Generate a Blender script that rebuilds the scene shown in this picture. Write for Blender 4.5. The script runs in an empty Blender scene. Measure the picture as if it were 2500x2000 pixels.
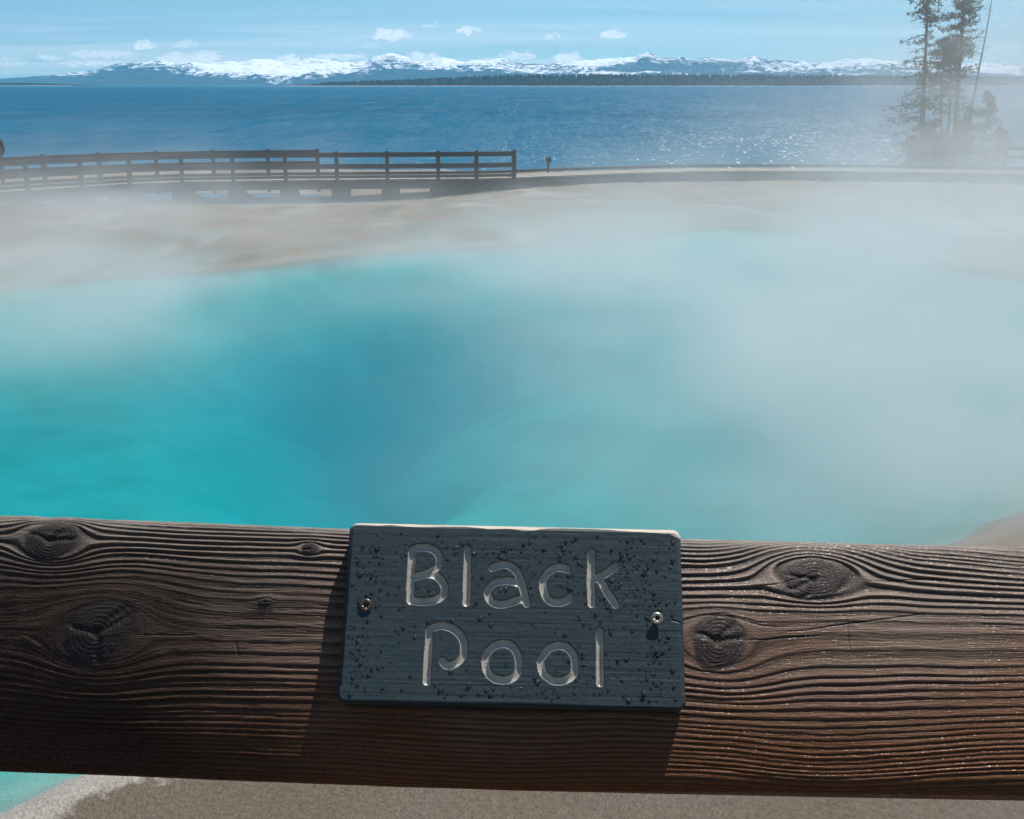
import bpy, bmesh, math, random
import numpy as np
from mathutils import Vector, Matrix

random.seed(7)
RNG = np.random.default_rng(11)
SC = bpy.context.scene
COL = SC.collection

# ------------------------------------------------------------------ camera, world, sun, exposure
F_PX, W_PX, H_PX, HORIZON = 2900.0, 2500.0, 2000.0, 208.0
PITCH = math.atan((H_PX / 2 - HORIZON) / F_PX)
CAM = np.array([0.0, 0.0, 3.0])
cam_data = bpy.data.cameras.new('camera')
cam_data.sensor_fit = 'HORIZONTAL'
cam_data.sensor_width = 36.0
cam_data.lens = 36.0 * F_PX / W_PX
cam_data.clip_start = 0.05
cam_data.clip_end = 120000.0
cam = bpy.data.objects.new('camera', cam_data)
cam.location = CAM
cam.rotation_euler = (math.pi / 2 - PITCH, 0, 0)
COL.objects.link(cam)
SC.camera = cam

SUN_EL, SUN_AZ = math.radians(64.0), math.radians(40.0)
SUN_DIR = Vector((math.cos(SUN_EL) * math.sin(SUN_AZ), math.cos(SUN_EL) * math.cos(SUN_AZ), math.sin(SUN_EL)))
sun_data = bpy.data.lights.new('sun', 'SUN')
sun_data.energy = 5.0
sun_data.angle = math.radians(0.5)
sun_data.color = (1.0, 0.95, 0.88)
sun = bpy.data.objects.new('sun', sun_data)
sun.rotation_euler = (-SUN_DIR).to_track_quat('-Z', 'Y').to_euler()
sun.location = (20, 20, 60)
COL.objects.link(sun)

SC.view_settings.view_transform = 'Standard'
SC.view_settings.look = 'None'
SC.view_settings.exposure = 0.35
SC.view_settings.gamma = 1.0
SC.view_settings.use_curve_mapping = False
SC.render.engine = 'CYCLES'
cy = SC.cycles
cy.use_denoising = True
cy.max_bounces = 8
cy.diffuse_bounces = 2
cy.glossy_bounces = 3
cy.transmission_bounces = 4
cy.transparent_max_bounces = 12
cy.volume_bounces = 2
cy.volume_step_rate = 1.0
cy.volume_max_steps = 16
cy.use_adaptive_sampling = True
cy.adaptive_threshold = 0.035
cy.adaptive_min_samples = 16
cy.sample_clamp_indirect = 6.0
cy.caustics_reflective = False
cy.caustics_refractive = False


# ------------------------------------------------------------------ node helpers
class NT:
    """tiny helper to wire shader nodes"""
    def __init__(self, tree):
        self.t = tree
    def n(self, kind, **kw):
        nd = self.t.nodes.new(kind)
        for k, v in kw.items():
            setattr(nd, k, v)
        return nd
    def put(self, sock, v):
        if v is None:
            return
        if hasattr(v, 'is_output'):
            self.t.links.new(v, sock)
        else:
            sock.default_value = v
    def math(self, op, a, b=None, c=None, clamp=False):
        nd = self.n('ShaderNodeMath', operation=op, use_clamp=clamp)
        for i, v in enumerate((a, b, c)):
            if v is not None:
                self.put(nd.inputs[i], v)
        return nd.outputs[0]
    def vmath(self, op, a, b=None, scale=None):
        nd = self.n('ShaderNodeVectorMath', operation=op)
        self.put(nd.inputs[0], a)
        if b is not None:
            self.put(nd.inputs[1], b)
        if scale is not None:
            self.put(nd.inputs['Scale'], scale)
        return nd.outputs['Value'] if op in ('LENGTH', 'DOT_PRODUCT', 'DISTANCE') else nd.outputs[0]
    def noise(self, vec, scale=1.0, detail=3.0, rough=0.55, dist=0.0):
        nd = self.n('ShaderNodeTexNoise')
        self.put(nd.inputs['Vector'], vec)
        nd.inputs['Scale'].default_value = scale
        nd.inputs['Detail'].default_value = detail
        nd.inputs['Roughness'].default_value = rough
        nd.inputs['Distortion'].default_value = dist
        return nd.outputs['Fac']
    def voronoi(self, vec, scale=1.0, feature='F1'):
        nd = self.n('ShaderNodeTexVoronoi', feature=feature)
        self.put(nd.inputs['Vector'], vec)
        nd.inputs['Scale'].default_value = scale
        return nd.outputs['Distance']
    def ramp(self, fac, stops):
        nd = self.n('ShaderNodeValToRGB')
        self.put(nd.inputs[0], fac)
        el = nd.color_ramp.elements
        while len(el) < len(stops):
            el.new(0.5)
        for e, (p, c) in zip(el, stops):
            e.position = p
            e.color = (c, c, c, 1) if isinstance(c, (int, float)) else (*c, 1)
        return nd.outputs['Color']
    def mix(self, fac, a, b, blend='MIX'):
        nd = self.n('ShaderNodeMix', data_type='RGBA', blend_type=blend)
        self.put(nd.inputs[0], fac)
        self.put(nd.inputs[6], (*a, 1) if isinstance(a, tuple) else a)
        self.put(nd.inputs[7], (*b, 1) if isinstance(b, tuple) else b)
        return nd.outputs[2]
    def maprange(self, v, a, b, c=0.0, d=1.0, smooth=False):
        nd = self.n('ShaderNodeMapRange')
        nd.interpolation_type = 'SMOOTHSTEP' if smooth else 'LINEAR'
        self.put(nd.inputs['Value'], v)
        for k, x in zip(('From Min', 'From Max', 'To Min', 'To Max'), (a, b, c, d)):
            nd.inputs[k].default_value = x
        return nd.outputs['Result']
    def mapping(self, vec, loc=(0, 0, 0), rot=(0, 0, 0), scale=(1, 1, 1)):
        nd = self.n('ShaderNodeMapping')
        self.put(nd.inputs['Vector'], vec)
        nd.inputs['Location'].default_value = loc
        nd.inputs['Rotation'].default_value = rot
        nd.inputs['Scale'].default_value = scale
        return nd.outputs[0]
    def obj(self):
        return self.n('ShaderNodeTexCoord').outputs['Object']
    def pos(self):
        return self.n('ShaderNodeNewGeometry').outputs['Position']
    def attr(self, name):
        return self.n('ShaderNodeAttribute', attribute_name=name)
    def bump(self, height, strength=0.5, dist=0.01, normal=None):
        nd = self.n('ShaderNodeBump')
        self.put(nd.inputs['Height'], height)
        nd.inputs['Strength'].default_value = strength
        nd.inputs['Distance'].default_value = dist
        if normal is not None:
            self.put(nd.inputs['Normal'], normal)
        return nd.outputs[0]


def material(name):
    m = bpy.data.materials.new(name)
    m.use_nodes = True
    m.node_tree.nodes.clear()
    t = NT(m.node_tree)
    out = t.n('ShaderNodeOutputMaterial')
    return m, t, out


def principled(t, out, color, rough=0.6, normal=None, metal=0.0, spec=0.5, **kw):
    p = t.n('ShaderNodeBsdfPrincipled')
    t.put(p.inputs['Base Color'], (*color, 1) if isinstance(color, tuple) else color)
    t.put(p.inputs['Roughness'], rough)
    t.put(p.inputs['Metallic'], metal)
    t.put(p.inputs['Specular IOR Level'], spec)
    if normal is not None:
        t.put(p.inputs['Normal'], normal)
    for k, v in kw.items():
        t.put(p.inputs[k.replace('_', ' ')], v)
    t.t.links.new(p.outputs[0], out.inputs['Surface'])
    return p


# ------------------------------------------------------------------ sky
world = bpy.data.worlds.new('World')
SC.world = world
world.use_nodes = True
world.node_tree.nodes.clear()
t = NT(world.node_tree)
wout = t.n('ShaderNodeOutputWorld')
bg = t.n('ShaderNodeBackground')
sky = t.n('ShaderNodeTexSky')
sky.sky_type = 'NISHITA'
sky.sun_disc = False
sky.sun_elevation = SUN_EL
sky.sun_rotation = SUN_AZ
sky.altitude = 2400
sky.air_density = 1.0
sky.dust_density = 0.4
sky.ozone_density = 3.0
gen = t.n('ShaderNodeTexCoord').outputs['Generated']
sep = t.n('ShaderNodeSeparateXYZ')
t.put(sep.inputs[0], gen)
# high thin cloud, laid out on a plane far overhead so that it foreshortens towards the horizon
zc = t.math('MAXIMUM', sep.outputs['Z'], 0.0)
inv = t.math('DIVIDE', 1.0, t.math('ADD', zc, 0.035))
plane = t.vmath('SCALE', gen, scale=inv)
pl = t.mapping(plane, rot=(0, 0, math.radians(12)), scale=(0.16, 0.42, 0.0))
c1 = t.noise(pl, 1.0, 6.0, 0.55, 0.6)
c2 = t.noise(t.mapping(plane, loc=(4, 1, 0), scale=(0.05, 0.16, 0)), 1.0, 3.0, 0.5, 0.3)
cir = t.math('MULTIPLY', t.maprange(c1, 0.36, 0.58, 0, 1, True), t.maprange(c2, 0.36, 0.62, 0.15, 1.0, True))
cir = t.math('MULTIPLY', cir, t.math('ADD', 0.06, t.math('MULTIPLY', t.math('EXPONENT', t.math('MULTIPLY', zc, -6.0)), 0.84)))   # a thin layer looks denser at a slant
tint = t.mix(1.0, sky.outputs[0], (0.80, 1.02, 1.10), 'MULTIPLY')
# whitish air towards the horizon all round, then the cirrus over it
# thin ice cloud scatters forwards: brighter on the sun's side of the sky than opposite to it
cosg = t.vmath('DOT_PRODUCT', gen, tuple(SUN_DIR))
fwd_ = t.math('MINIMUM', t.math('POWER', t.math('DIVIDE', 0.914, t.math('SUBTRACT', 1.25, cosg)), 1.5), 1.3)
veil = t.math('MULTIPLY', t.math('EXPONENT', t.math('MULTIPLY', zc, -1.0 / 0.10)), 0.88)
skyv = t.mix(veil, tint, t.vmath('SCALE', (9.0, 13.2, 13.6), scale=fwd_))
skyc = t.mix(cir, skyv, t.vmath('SCALE', (14.6, 15.6, 15.6), scale=fwd_))
# fair-weather cumulus low over the far range: slope of the view direction (x/y, z/y), half width, half height, opacity
CUMULUS = [(957, 84, 40, 15, 1.0), (1146, 74, 26, 8, .9), (1497, 85, 31, 10, 1.0), (1350, 88, 18, 6, .7), (352, 111, 23, 10, .9), (250, 131, 70, 9, .6), (122, 141, 24, 7, .6), (708, 143, 36, 8, .8),
           (430, 146, 42, 16, .75), (500, 142, 34, 19, .8), (832, 139, 62, 8, .7), (1032, 141, 44, 16, .8), (1268, 135, 40, 10, .8), (1385, 140, 31, 15, .9), (1052, 60, 11, 5, .6), (456, 107, 26, 8, .45),
           (2470, 118, 38, 7, .5), (230, 154, 80, 7, .55), (-160, 120, 60, 14, .8), (-420, 95, 40, 14, .9), (2720, 95, 50, 13, .8), (1216, 150, 40, 10, .6), (30, 150, 50, 8, .4), (905, 110, 20, 6, .3)]
yy = t.math('MAXIMUM', sep.outputs['Y'], 0.02)
U = t.math('DIVIDE', sep.outputs['X'], yy); Vv = t.math('DIVIDE', sep.outputs['Z'], yy)
uv = t.n('ShaderNodeCombineXYZ'); t.put(uv.inputs[0], U); t.put(uv.inputs[1], Vv)
wa = t.noise(t.vmath('MULTIPLY', uv.outputs[0], (120.0, 220.0, 1.0)), 1.0, 5, 0.65)
wb = t.noise(t.vmath('MULTIPLY', uv.outputs[0], (90.0, 200.0, 1.0)), 1.7, 4, 0.65)
U2 = t.math('ADD', U, t.math('MULTIPLY', t.math('SUBTRACT', wb, 0.5), 0.030))
V2 = t.math('ADD', Vv, t.math('MULTIPLY', t.math('SUBTRACT', wa, 0.5), 0.014))
cum = None
cP, sP = math.cos(PITCH), math.sin(PITCH)
for px, py, w, h, op in CUMULUS:
    dx, dy = (px - W_PX / 2) / F_PX, (H_PX / 2 - py) / F_PX
    k = cP + dy * sP
    cu, cv = dx / k, (-sP + dy * cP) / k
    a = t.math('DIVIDE', t.math('SUBTRACT', U2, cu), w / F_PX * 1.15)
    b = t.math('SUBTRACT', V2, cv - h / F_PX * .35)
    b = t.math('MAXIMUM', t.math('DIVIDE', b, h / F_PX * 1.25), t.math('DIVIDE', b, -h / F_PX * .55))     # flatter underneath
    e = t.math('ADD', t.math('MULTIPLY', a, a), t.math('MULTIPLY', b, b))
    mk_ = t.maprange(e, 1.25, 0.45, 0.0, op, True)
    cum = mk_ if cum is None else t.math('MAXIMUM', cum, mk_)
cum = t.math('MULTIPLY', cum, t.math('GREATER_THAN', sep.outputs['Y'], 0.05))
cum = t.math('MULTIPLY', cum, t.maprange(wb, 0.28, 0.55, 0.25, 1.0))
skyc = t.mix(cum, skyc, (19.0, 18.6, 18.2))
t.put(bg.inputs['Color'], skyc)
bg.inputs['Strength'].default_value = 0.055
t.t.links.new(bg.outputs[0], wout.inputs['Surface'])


# ------------------------------------------------------------------ geometry helpers
FWD = np.array([0, math.cos(PITCH), -math.sin(PITCH)])
UPV = np.array([0, math.sin(PITCH), math.cos(PITCH)])
RGT = np.array([1.0, 0, 0])


def ray(px, py):
    return FWD + (px - W_PX / 2) / F_PX * RGT + (H_PX / 2 - py) / F_PX * UPV


def at_z(px, py, z=0.0):
    d = ray(px, py)
    return CAM + d * (z - CAM[2]) / d[2]


def at_y(px, py, y):
    d = ray(px, py)
    return CAM + d * (y - CAM[1]) / d[1]


def hash2(ix, iy, seed):
    h = (ix.astype(np.int64) * 374761393 + iy.astype(np.int64) * 668265263 + seed * 1442695041) & 0xFFFFFFFF
    h = ((h ^ (h >> 13)) * 1274126177) & 0xFFFFFFFF
    h = (h ^ (h >> 16)) & 0xFFFFFFFF
    return h / 4294967295.0


def vnoise(x, y, seed=0):
    x = np.asarray(x, float); y = np.asarray(y, float)
    ix = np.floor(x); iy = np.floor(y)
    fx = x - ix; fy = y - iy
    fx = fx * fx * fx * (fx * (fx * 6 - 15) + 10)
    fy = fy * fy * fy * (fy * (fy * 6 - 15) + 10)
    a = hash2(ix, iy, seed); b = hash2(ix + 1, iy, seed)
    c = hash2(ix, iy + 1, seed); d = hash2(ix + 1, iy + 1, seed)
    return (a * (1 - fx) + b * fx) * (1 - fy) + (c * (1 - fx) + d * fx) * fy


def fbm(x, y, seed=0, octaves=4, gain=0.5):
    s = 0; a = 1; tot = 0
    for o in range(octaves):
        s = s + a * vnoise(x * 2 ** o + 17.3 * o, y * 2 ** o - 9.1 * o, seed + o)
        tot += a
        a *= gain
    return s / tot


def sstep(a, b, x):
    q = np.clip((x - a) / (b - a), 0, 1)
    return q * q * (3 - 2 * q)


def link(name, me, mat, parent=None, smooth=False):
    o = bpy.data.objects.new(name, me)
    COL.objects.link(o)
    if mat is not None and not me.materials:
        me.materials.append(mat)
    if parent is not None:
        o.parent = parent
    if smooth:
        me.polygons.foreach_set('use_smooth', np.ones(len(me.polygons), bool))
    return o


def mesh_np(name, verts, quads=None, tris=None):
    """mesh from numpy arrays"""
    me = bpy.data.meshes.new(name)
    verts = np.asarray(verts, np.float32)
    me.vertices.add(len(verts))
    me.vertices.foreach_set('co', verts.ravel())
    loops = []; starts = []; n = 0
    for arr, k in ((quads, 4), (tris, 3)):
        if arr is not None and len(arr):
            arr = np.asarray(arr, np.int32)
            loops.append(arr.ravel())
            starts.append(n + np.arange(len(arr), dtype=np.int32) * k)
            n += arr.size
    loops = np.concatenate(loops); starts = np.concatenate(starts)
    me.loops.add(len(loops))
    me.loops.foreach_set('vertex_index', loops)
    me.polygons.add(len(starts))
    me.polygons.foreach_set('loop_start', starts)
    me.update(calc_edges=True)
    me.validate()
    return me


def grid_quads(nr, nc):
    i = np.arange(nr - 1)[:, None] * nc + np.arange(nc - 1)[None, :]
    return np.stack([i, i + 1, i + nc + 1, i + nc], -1).reshape(-1, 4)


def set_attr(me, name, vals):
    a = me.attributes.new(name, 'FLOAT', 'POINT')
    a.data.foreach_set('value', np.asarray(vals, np.float32).ravel())


class MB:
    """collects boxes and tubes into one mesh"""
    def __init__(self):
        self.v = []; self.f = []
    def beam(self, a, b, w, h, up=(0, 0, 1), bev=0.0):
        """box from a to b, width w (sideways) and height h (along up), with its edges eased"""
        a = Vector(a); b = Vector(b)
        d = (b - a).normalized()
        up = Vector(up)
        s = d.cross(up)
        if s.length < 1e-4:
            s = d.cross(Vector((1, 0, 0)))
        s.normalize()
        u = s.cross(d).normalized()
        e = bev if bev > 0 else min(w, h) * 0.08
        prof = [(-w/2+e, -h/2), (w/2-e, -h/2), (w/2, -h/2+e), (w/2, h/2-e), (w/2-e, h/2), (-w/2+e, h/2), (-w/2, h/2-e), (-w/2, -h/2+e)]
        n0 = len(self.v)
        for p in (a, b):
            for x, y in prof:
                self.v.append(p + s * x + u * y)
        for i in range(8):
            j = (i + 1) % 8
            self.f.append((n0 + i, n0 + 8 + i, n0 + 8 + j, n0 + j))
        self.f.append(tuple(n0 + i for i in range(8)))
        self.f.append(tuple(n0 + 15 - i for i in range(8)))
        return self
    def tube(self, pts, radii, k=6, cap=True):
        n0 = len(self.v)
        pts = [Vector(p) for p in pts]
        for i, p in enumerate(pts):
            d = (pts[min(i + 1, len(pts) - 1)] - pts[max(i - 1, 0)]).normalized()
            s = d.cross(Vector((0.21, 0.13, 0.97)))
            if s.length < 1e-3:
                s = d.cross(Vector((1, 0, 0)))
            s.normalize()
            u = s.cross(d)
            for j in range(k):
                q = 2 * math.pi * j / k
                self.v.append(p + (s * math.cos(q) + u * math.sin(q)) * radii[i])
        for i in range(len(pts) - 1):
            for j in range(k):
                j2 = (j + 1) % k
                a = n0 + i * k
                self.f.append((a + j, a + j2, a + k + j2, a + k + j))
        if cap:
            self.f.append(tuple(n0 + k - 1 - j for j in range(k)))
            self.f.append(tuple(n0 + (len(pts) - 1) * k + j for j in range(k)))
        return self
    def build(self, name, mat, parent=None, smooth=False):
        me = bpy.data.meshes.new(name)
        me.from_pydata([tuple(p) for p in self.v], [], self.f)
        me.validate()
        return link(name, me, mat, parent, smooth)


def empty(name, loc=(0, 0, 0)):
    o = bpy.data.objects.new(name, None)
    o.location = loc
    o.empty_display_size = 0.2
    COL.objects.link(o)
    return o


def tag(o, label=None, cat=None, group=None, kind=None):
    if label: o['label'] = label
    if cat: o['category'] = cat
    if group: o['group'] = group
    if kind: o['kind'] = kind
    return o


def poly_sdf(x, y, poly):
    """signed distance to a closed polygon: negative inside"""
    d2 = np.full(x.shape, 1e18)
    inside = np.zeros(x.shape, bool)
    n = len(poly)
    for i in range(n):
        ax, ay = poly[i]; bx, by = poly[(i + 1) % n]
        ex, ey = bx - ax, by - ay
        tt = np.clip(((x - ax) * ex + (y - ay) * ey) / (ex * ex + ey * ey), 0, 1)
        d2 = np.minimum(d2, (x - ax - tt * ex) ** 2 + (y - ay - tt * ey) ** 2)
        cond = ((ay > y) != (by > y)) & (x < (bx - ax) * (y - ay) / (by - ay + 1e-12) + ax)
        inside ^= cond
    return np.where(inside, -1, 1) * np.sqrt(d2)


def catmull(pts, n=6, closed=False):
    pts = [np.array(p, float) for p in pts]
    m = len(pts); out = []
    for i in range(m if closed else m - 1):
        if closed:
            p0, p1, p2, p3 = pts[(i - 1) % m], pts[i], pts[(i + 1) % m], pts[(i + 2) % m]
        else:
            p0, p1, p2, p3 = pts[max(i - 1, 0)], pts[i], pts[i + 1], pts[min(i + 2, m - 1)]
        for k in range(n):
            q = k / n
            out.append(0.5 * ((2 * p1) + (p2 - p0) * q + (2 * p0 - 5 * p1 + 4 * p2 - p3) * q * q + (3 * p1 - p0 - 3 * p2 + p3) * q ** 3))
    if not closed:
        out.append(pts[-1])
    return out


# ------------------------------------------------------------------ ground, pool basin, shore
LAKE_Z = -0.8
POOL = [(-9.6, 14.6), (-8.2, 16.8), (-7.3, 18.6), (-5.1, 19.64), (-3.32, 21.33), (-1.94, 22.4), (0.63, 23.0), (2.3, 23.5), (2.9, 24.2), (3.3, 25.2),
        (4.44, 25.9), (5.7, 25.5), (6.7, 23.2), (7.15, 20.8), (8.6, 18.2), (8.9, 15.0), (6.6, 11.2), (4.6, 9.0), (3.4, 7.9), (2.4, 7.0), (1.0, 6.3), (-0.5, 5.9),
        (-1.30, 5.35), (-1.64, 4.90), (-1.98, 4.70), (-2.16, 4.46), (-2.6, 4.0), (-3.6, 3.7), (-6.2, 4.4), (-9.4, 7.4), (-10.4, 11)]
POOL = [tuple(p) for p in catmull(POOL, 3, True)]
HOLE = [tuple(at_z(px, py, -0.85)[:2]) for px, py in [(760, 830), (890, 800), (1010, 830), (1060, 880), (990, 950), (950, 1030), (925, 1110), (870, 1120), (850, 1040), (780, 970), (720, 890)]]
HOLE = [tuple(p) for p in catmull(HOLE, 2, True)]


def terrain(x, y):
    d = poly_sdf(x, y, POOL)
    d = d + 0.16 * (fbm(x * 1.3, y * 1.3, 5, 4) - 0.5) + 0.05 * (fbm(x * 6, y * 6, 8, 3) - 0.5)
    dh = poly_sdf(x, y, HOLE)
    # dry side: a low crust lip, then a sinter flat that falls gently to the lake
    flat = 0.05 + 0.05 * (fbm(x * 0.25, y * 0.25, 2, 4) - 0.3)
    fall = -0.52 * sstep(27, 41, y) - 0.60 * sstep(44, 66, y) - 2.2 * sstep(64, 95, y)
    cove = -0.62 * np.exp(-(((x + 12.0) / 5.5) ** 2 + ((y - 39.5) / 4.5) ** 2)) - 0.26 * sstep(1, -4, x) * np.exp(-((y - 41) / 4.0) ** 2)
    relief = 0.10 * (fbm(x * 0.5, y * 0.22, 31, 4) - 0.5) * sstep(0.3, 4, d)
    fine = 0.022 * (fbm(x * 3.1, y * 3.1, 12, 4) - 0.5)
    dry = flat * sstep(0.0, 0.35, d) + fall + cove * sstep(1, 6, d) + relief + fine + 0.035 * np.exp(-((d - 0.16) / 0.14) ** 2)
    di = np.maximum(-d, 0)
    wet = -0.03 - 0.55 * (1 - np.exp(-di / 1.0)) - 0.25 * sstep(0.5, 4.0, di) + 0.12 * (fbm(x * 0.6, y * 0.6, 21, 3) - 0.5) * sstep(0, 1, di)
    wet = wet - 1.7 * sstep(2.6, -1.8, dh + 1.3 * (fbm(x * 0.7, y * 0.5, 44, 3) - 0.5))
    k = sstep(-0.10, 0.04, d)
    return wet * (1 - k) + dry * k, d


xs = np.concatenate([[-22000, -8000, -2500, -800, -300, -140, -80, -55, -42], np.arange(-34, -16, 1.0), np.arange(-16, -11, 0.25), np.arange(-11, 10, 0.085),
                     np.arange(10, 16, 0.25), np.arange(16, 40, 1.0), [42, 55, 80, 140, 300, 800, 2500, 8000, 22000]])
ys = np.concatenate([[-400, -120, -60, -30, -14, -7, -3, 0, 1.5], np.arange(2.4, 3.6, 0.15), np.arange(3.6, 7, 0.045), np.arange(7, 27.5, 0.085), np.arange(27.5, 48, 0.25),
                     np.arange(48, 70, 0.8), [72, 76, 82, 90, 110, 160, 300, 800, 2500, 8000, 22000]])
GX, GY = np.meshgrid(xs, ys)
GZ, GD = terrain(GX, GY)
me = mesh_np('ground', np.stack([GX, GY, GZ], -1).reshape(-1, 3), grid_quads(len(ys), len(xs)))
set_attr(me, 'rim', GD)
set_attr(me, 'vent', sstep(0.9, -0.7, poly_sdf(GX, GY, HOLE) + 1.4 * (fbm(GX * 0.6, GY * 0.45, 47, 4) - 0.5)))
m_ground, t, out = material('sinter_ground')
p = t.pos()
rim = t.attr('rim').outputs['Fac']
big = t.noise(t.mapping(p, scale=(0.22, 0.10, 1)), 1.0, 5, 0.6, 0.8)
mid = t.noise(t.mapping(p, scale=(1.1, 0.55, 1)), 1.0, 5, 0.6, 0.4)
fin = t.noise(p, 34.0, 6, 0.75)
grit = t.voronoi(p, 70.0)
col = t.ramp(big, [(0.30, (0.075, 0.064, 0.046)), (0.45, (0.125, 0.108, 0.078)), (0.55, (0.17, 0.155, 0.125)), (0.68, (0.095, 0.085, 0.064))])
mat_c = t.mix(t.maprange(mid, 0.48, 0.68, 0, 0.55, True), col, (0.20, 0.105, 0.045))        # microbial mats
pale = t.mix(t.maprange(t.noise(t.mapping(p, loc=(3, 9, 0), scale=(0.45, 0.16, 1)), 1.0, 4, 0.6, 0.5), 0.55, 0.68, 0, 0.8, True), mat_c, (0.24, 0.235, 0.22))
sy = t.n('ShaderNodeSeparateXYZ'); t.put(sy.inputs[0], p)
nearf = t.maprange(sy.outputs['Y'], 5.4, 6.8, 1.0, 0.0, True)
gravel = t.mix(t.maprange(fin, 0.35, 0.70), (0.062, 0.047, 0.033), (0.130, 0.102, 0.074))
gravel = t.mix(t.maprange(grit, 0.0, 0.30, 0.28, 0.0), gravel, (0.22, 0.19, 0.155))
wp = t.vmath('DIVIDE', t.vmath('SUBTRACT', p, (13.5, 25.5, 0)), (4.2, 3.2, 50))
wpf = t.math('ADD', t.vmath('LENGTH', wp), t.math('MULTIPLY', t.math('SUBTRACT', mid, 0.5), 1.2))
pale = t.mix(t.maprange(wpf, 1.0, 0.9, 0, 0.8, True), pale, (0.34, 0.33, 0.33))          # pale wet sinter patch, its reflection put into the colour
dryc = t.mix(nearf, pale, gravel)
# the white crust along the water's edge and the pale basin
wob = t.math('ADD', rim, t.math('MULTIPLY', t.math('SUBTRACT', t.math('ADD', t.math('MULTIPLY', t.noise(p, 4.0, 6, 0.7), 0.6), t.math('MULTIPLY', t.noise(p, 13.0, 4, 0.7), 0.4)), 0.5), 0.9))
crust = t.maprange(wob, 0.18, 0.34, 1.0, 0.0, True)
cst = t.mix(t.maprange(fin, 0.3, 0.6), (0.16, 0.15, 0.13), (0.30, 0.285, 0.255))
farcr = t.math('MULTIPLY', crust, t.math('MULTIPLY', t.maprange(sy.outputs['Y'], 8, 16, 1.0, 0.25), t.maprange(sy.outputs['X'], -1.0, 1.5, 1.0, 0.35)))
c3 = t.mix(farcr, dryc, cst)
basin = t.mix(t.maprange(t.noise(p, 1.6, 4, 0.6), 0.3, 0.7), (0.22, 0.237, 0.212), (0.32, 0.336, 0.31))
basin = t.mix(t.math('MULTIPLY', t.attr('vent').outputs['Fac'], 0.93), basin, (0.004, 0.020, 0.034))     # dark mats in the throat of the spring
c4 = t.mix(t.maprange(rim, -0.12, -0.02, 1.0, 0.0), c3, basin)
bh = t.math('ADD', t.math('MULTIPLY', fin, 0.6), t.math('MULTIPLY', grit, 0.5))
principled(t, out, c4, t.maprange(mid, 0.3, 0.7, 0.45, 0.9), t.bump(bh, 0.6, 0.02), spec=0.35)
ground = link('ground', me, m_ground, smooth=True)
tag(ground, kind='structure')

# pool water: a clear skin over a tinted body of water; the colour comes from the depth of the basin below
m_pool, t, out = material('hot_spring_water')
p = t.pos()
h1 = t.noise(t.mapping(p, rot=(0, 0, 0.5), scale=(5.0, 9.0, 1)), 1.0, 3, 0.55, 0.6)
h2 = t.noise(t.mapping(p, rot=(0, 0, -0.3), scale=(1.3, 2.0, 1)), 1.0, 2, 0.5, 0.3)
hh = t.math('ADD', t.math('MULTIPLY', h1, 0.5), h2)
nrm = t.bump(hh, 0.3, 0.04)
tr = t.n('ShaderNodeBsdfTransparent'); tr.inputs[0].default_value = (0.96, 1, 1, 1)
gl = t.n('ShaderNodeBsdfGlossy'); gl.inputs['Roughness'].default_value = 0.06
t.put(gl.inputs['Normal'], nrm)
fr = t.n('ShaderNodeFresnel'); fr.inputs['IOR'].default_value = 1.33
t.put(fr.inputs['Normal'], nrm)
mx = t.n('ShaderNodeMixShader')
t.put(mx.inputs[0], t.math('MULTIPLY', fr.outputs[0], 0.4)); t.t.links.new(tr.outputs[0], mx.inputs[1]); t.t.links.new(gl.outputs[0], mx.inputs[2])
t.t.links.new(mx.outputs[0], out.inputs['Surface'])
va = t.n('ShaderNodeVolumeAbsorption'); va.inputs['Color'].default_value = (0.0, 0.885, 0.925, 1); va.inputs['Density'].default_value = 1.0
vs = t.n('ShaderNodeVolumeScatter'); vs.inputs['Color'].default_value = (0.0, 0.80, 1.0, 1); vs.inputs['Density'].default_value = 0.12
ad = t.n('ShaderNodeAddShader')
t.t.links.new(va.outputs[0], ad.inputs[0]); t.t.links.new(vs.outputs[0], ad.inputs[1])
t.t.links.new(ad.outputs[0], out.inputs['Volume'])
ring = [(x * 1.0, y) for x, y in POOL]
cxp, cyp = np.mean([q[0] for q in ring]), np.mean([q[1] for q in ring])
big_ring = []
n = len(ring)
for i in range(n):
    a = np.array(ring[i - 1]); b = np.array(ring[(i + 1) % n])
    e = b - a
    nn = np.array([e[1], -e[0]]) / np.linalg.norm(e)
    c = np.array(ring[i])
    if poly_sdf(np.array([c[0] + nn[0] * .05]), np.array([c[1] + nn[1] * .05]), ring)[0] < 0:
        nn = -nn
    big_ring.append(c + nn * 0.22)
bm = bmesh.new()
top = [bm.verts.new((q[0], q[1], 0.0)) for q in big_ring]
bot = [bm.verts.new((q[0], q[1], -9.0)) for q in big_ring]
bm.faces.new(top); bm.faces.new(bot[::-1])
for i in range(n):
    bm.faces.new((top[i], bot[i], bot[(i + 1) % n], top[(i + 1) % n]))
bmesh.ops.recalc_face_normals(bm, faces=bm.faces)
me = bpy.data.meshes.new('pool_water')
bmesh.ops.triangulate(bm, faces=[f for f in bm.faces if len(f.verts) > 4])
bm.to_mesh(me); bm.free()
tag(link('pool_water', me, m_pool), kind='structure')

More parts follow.
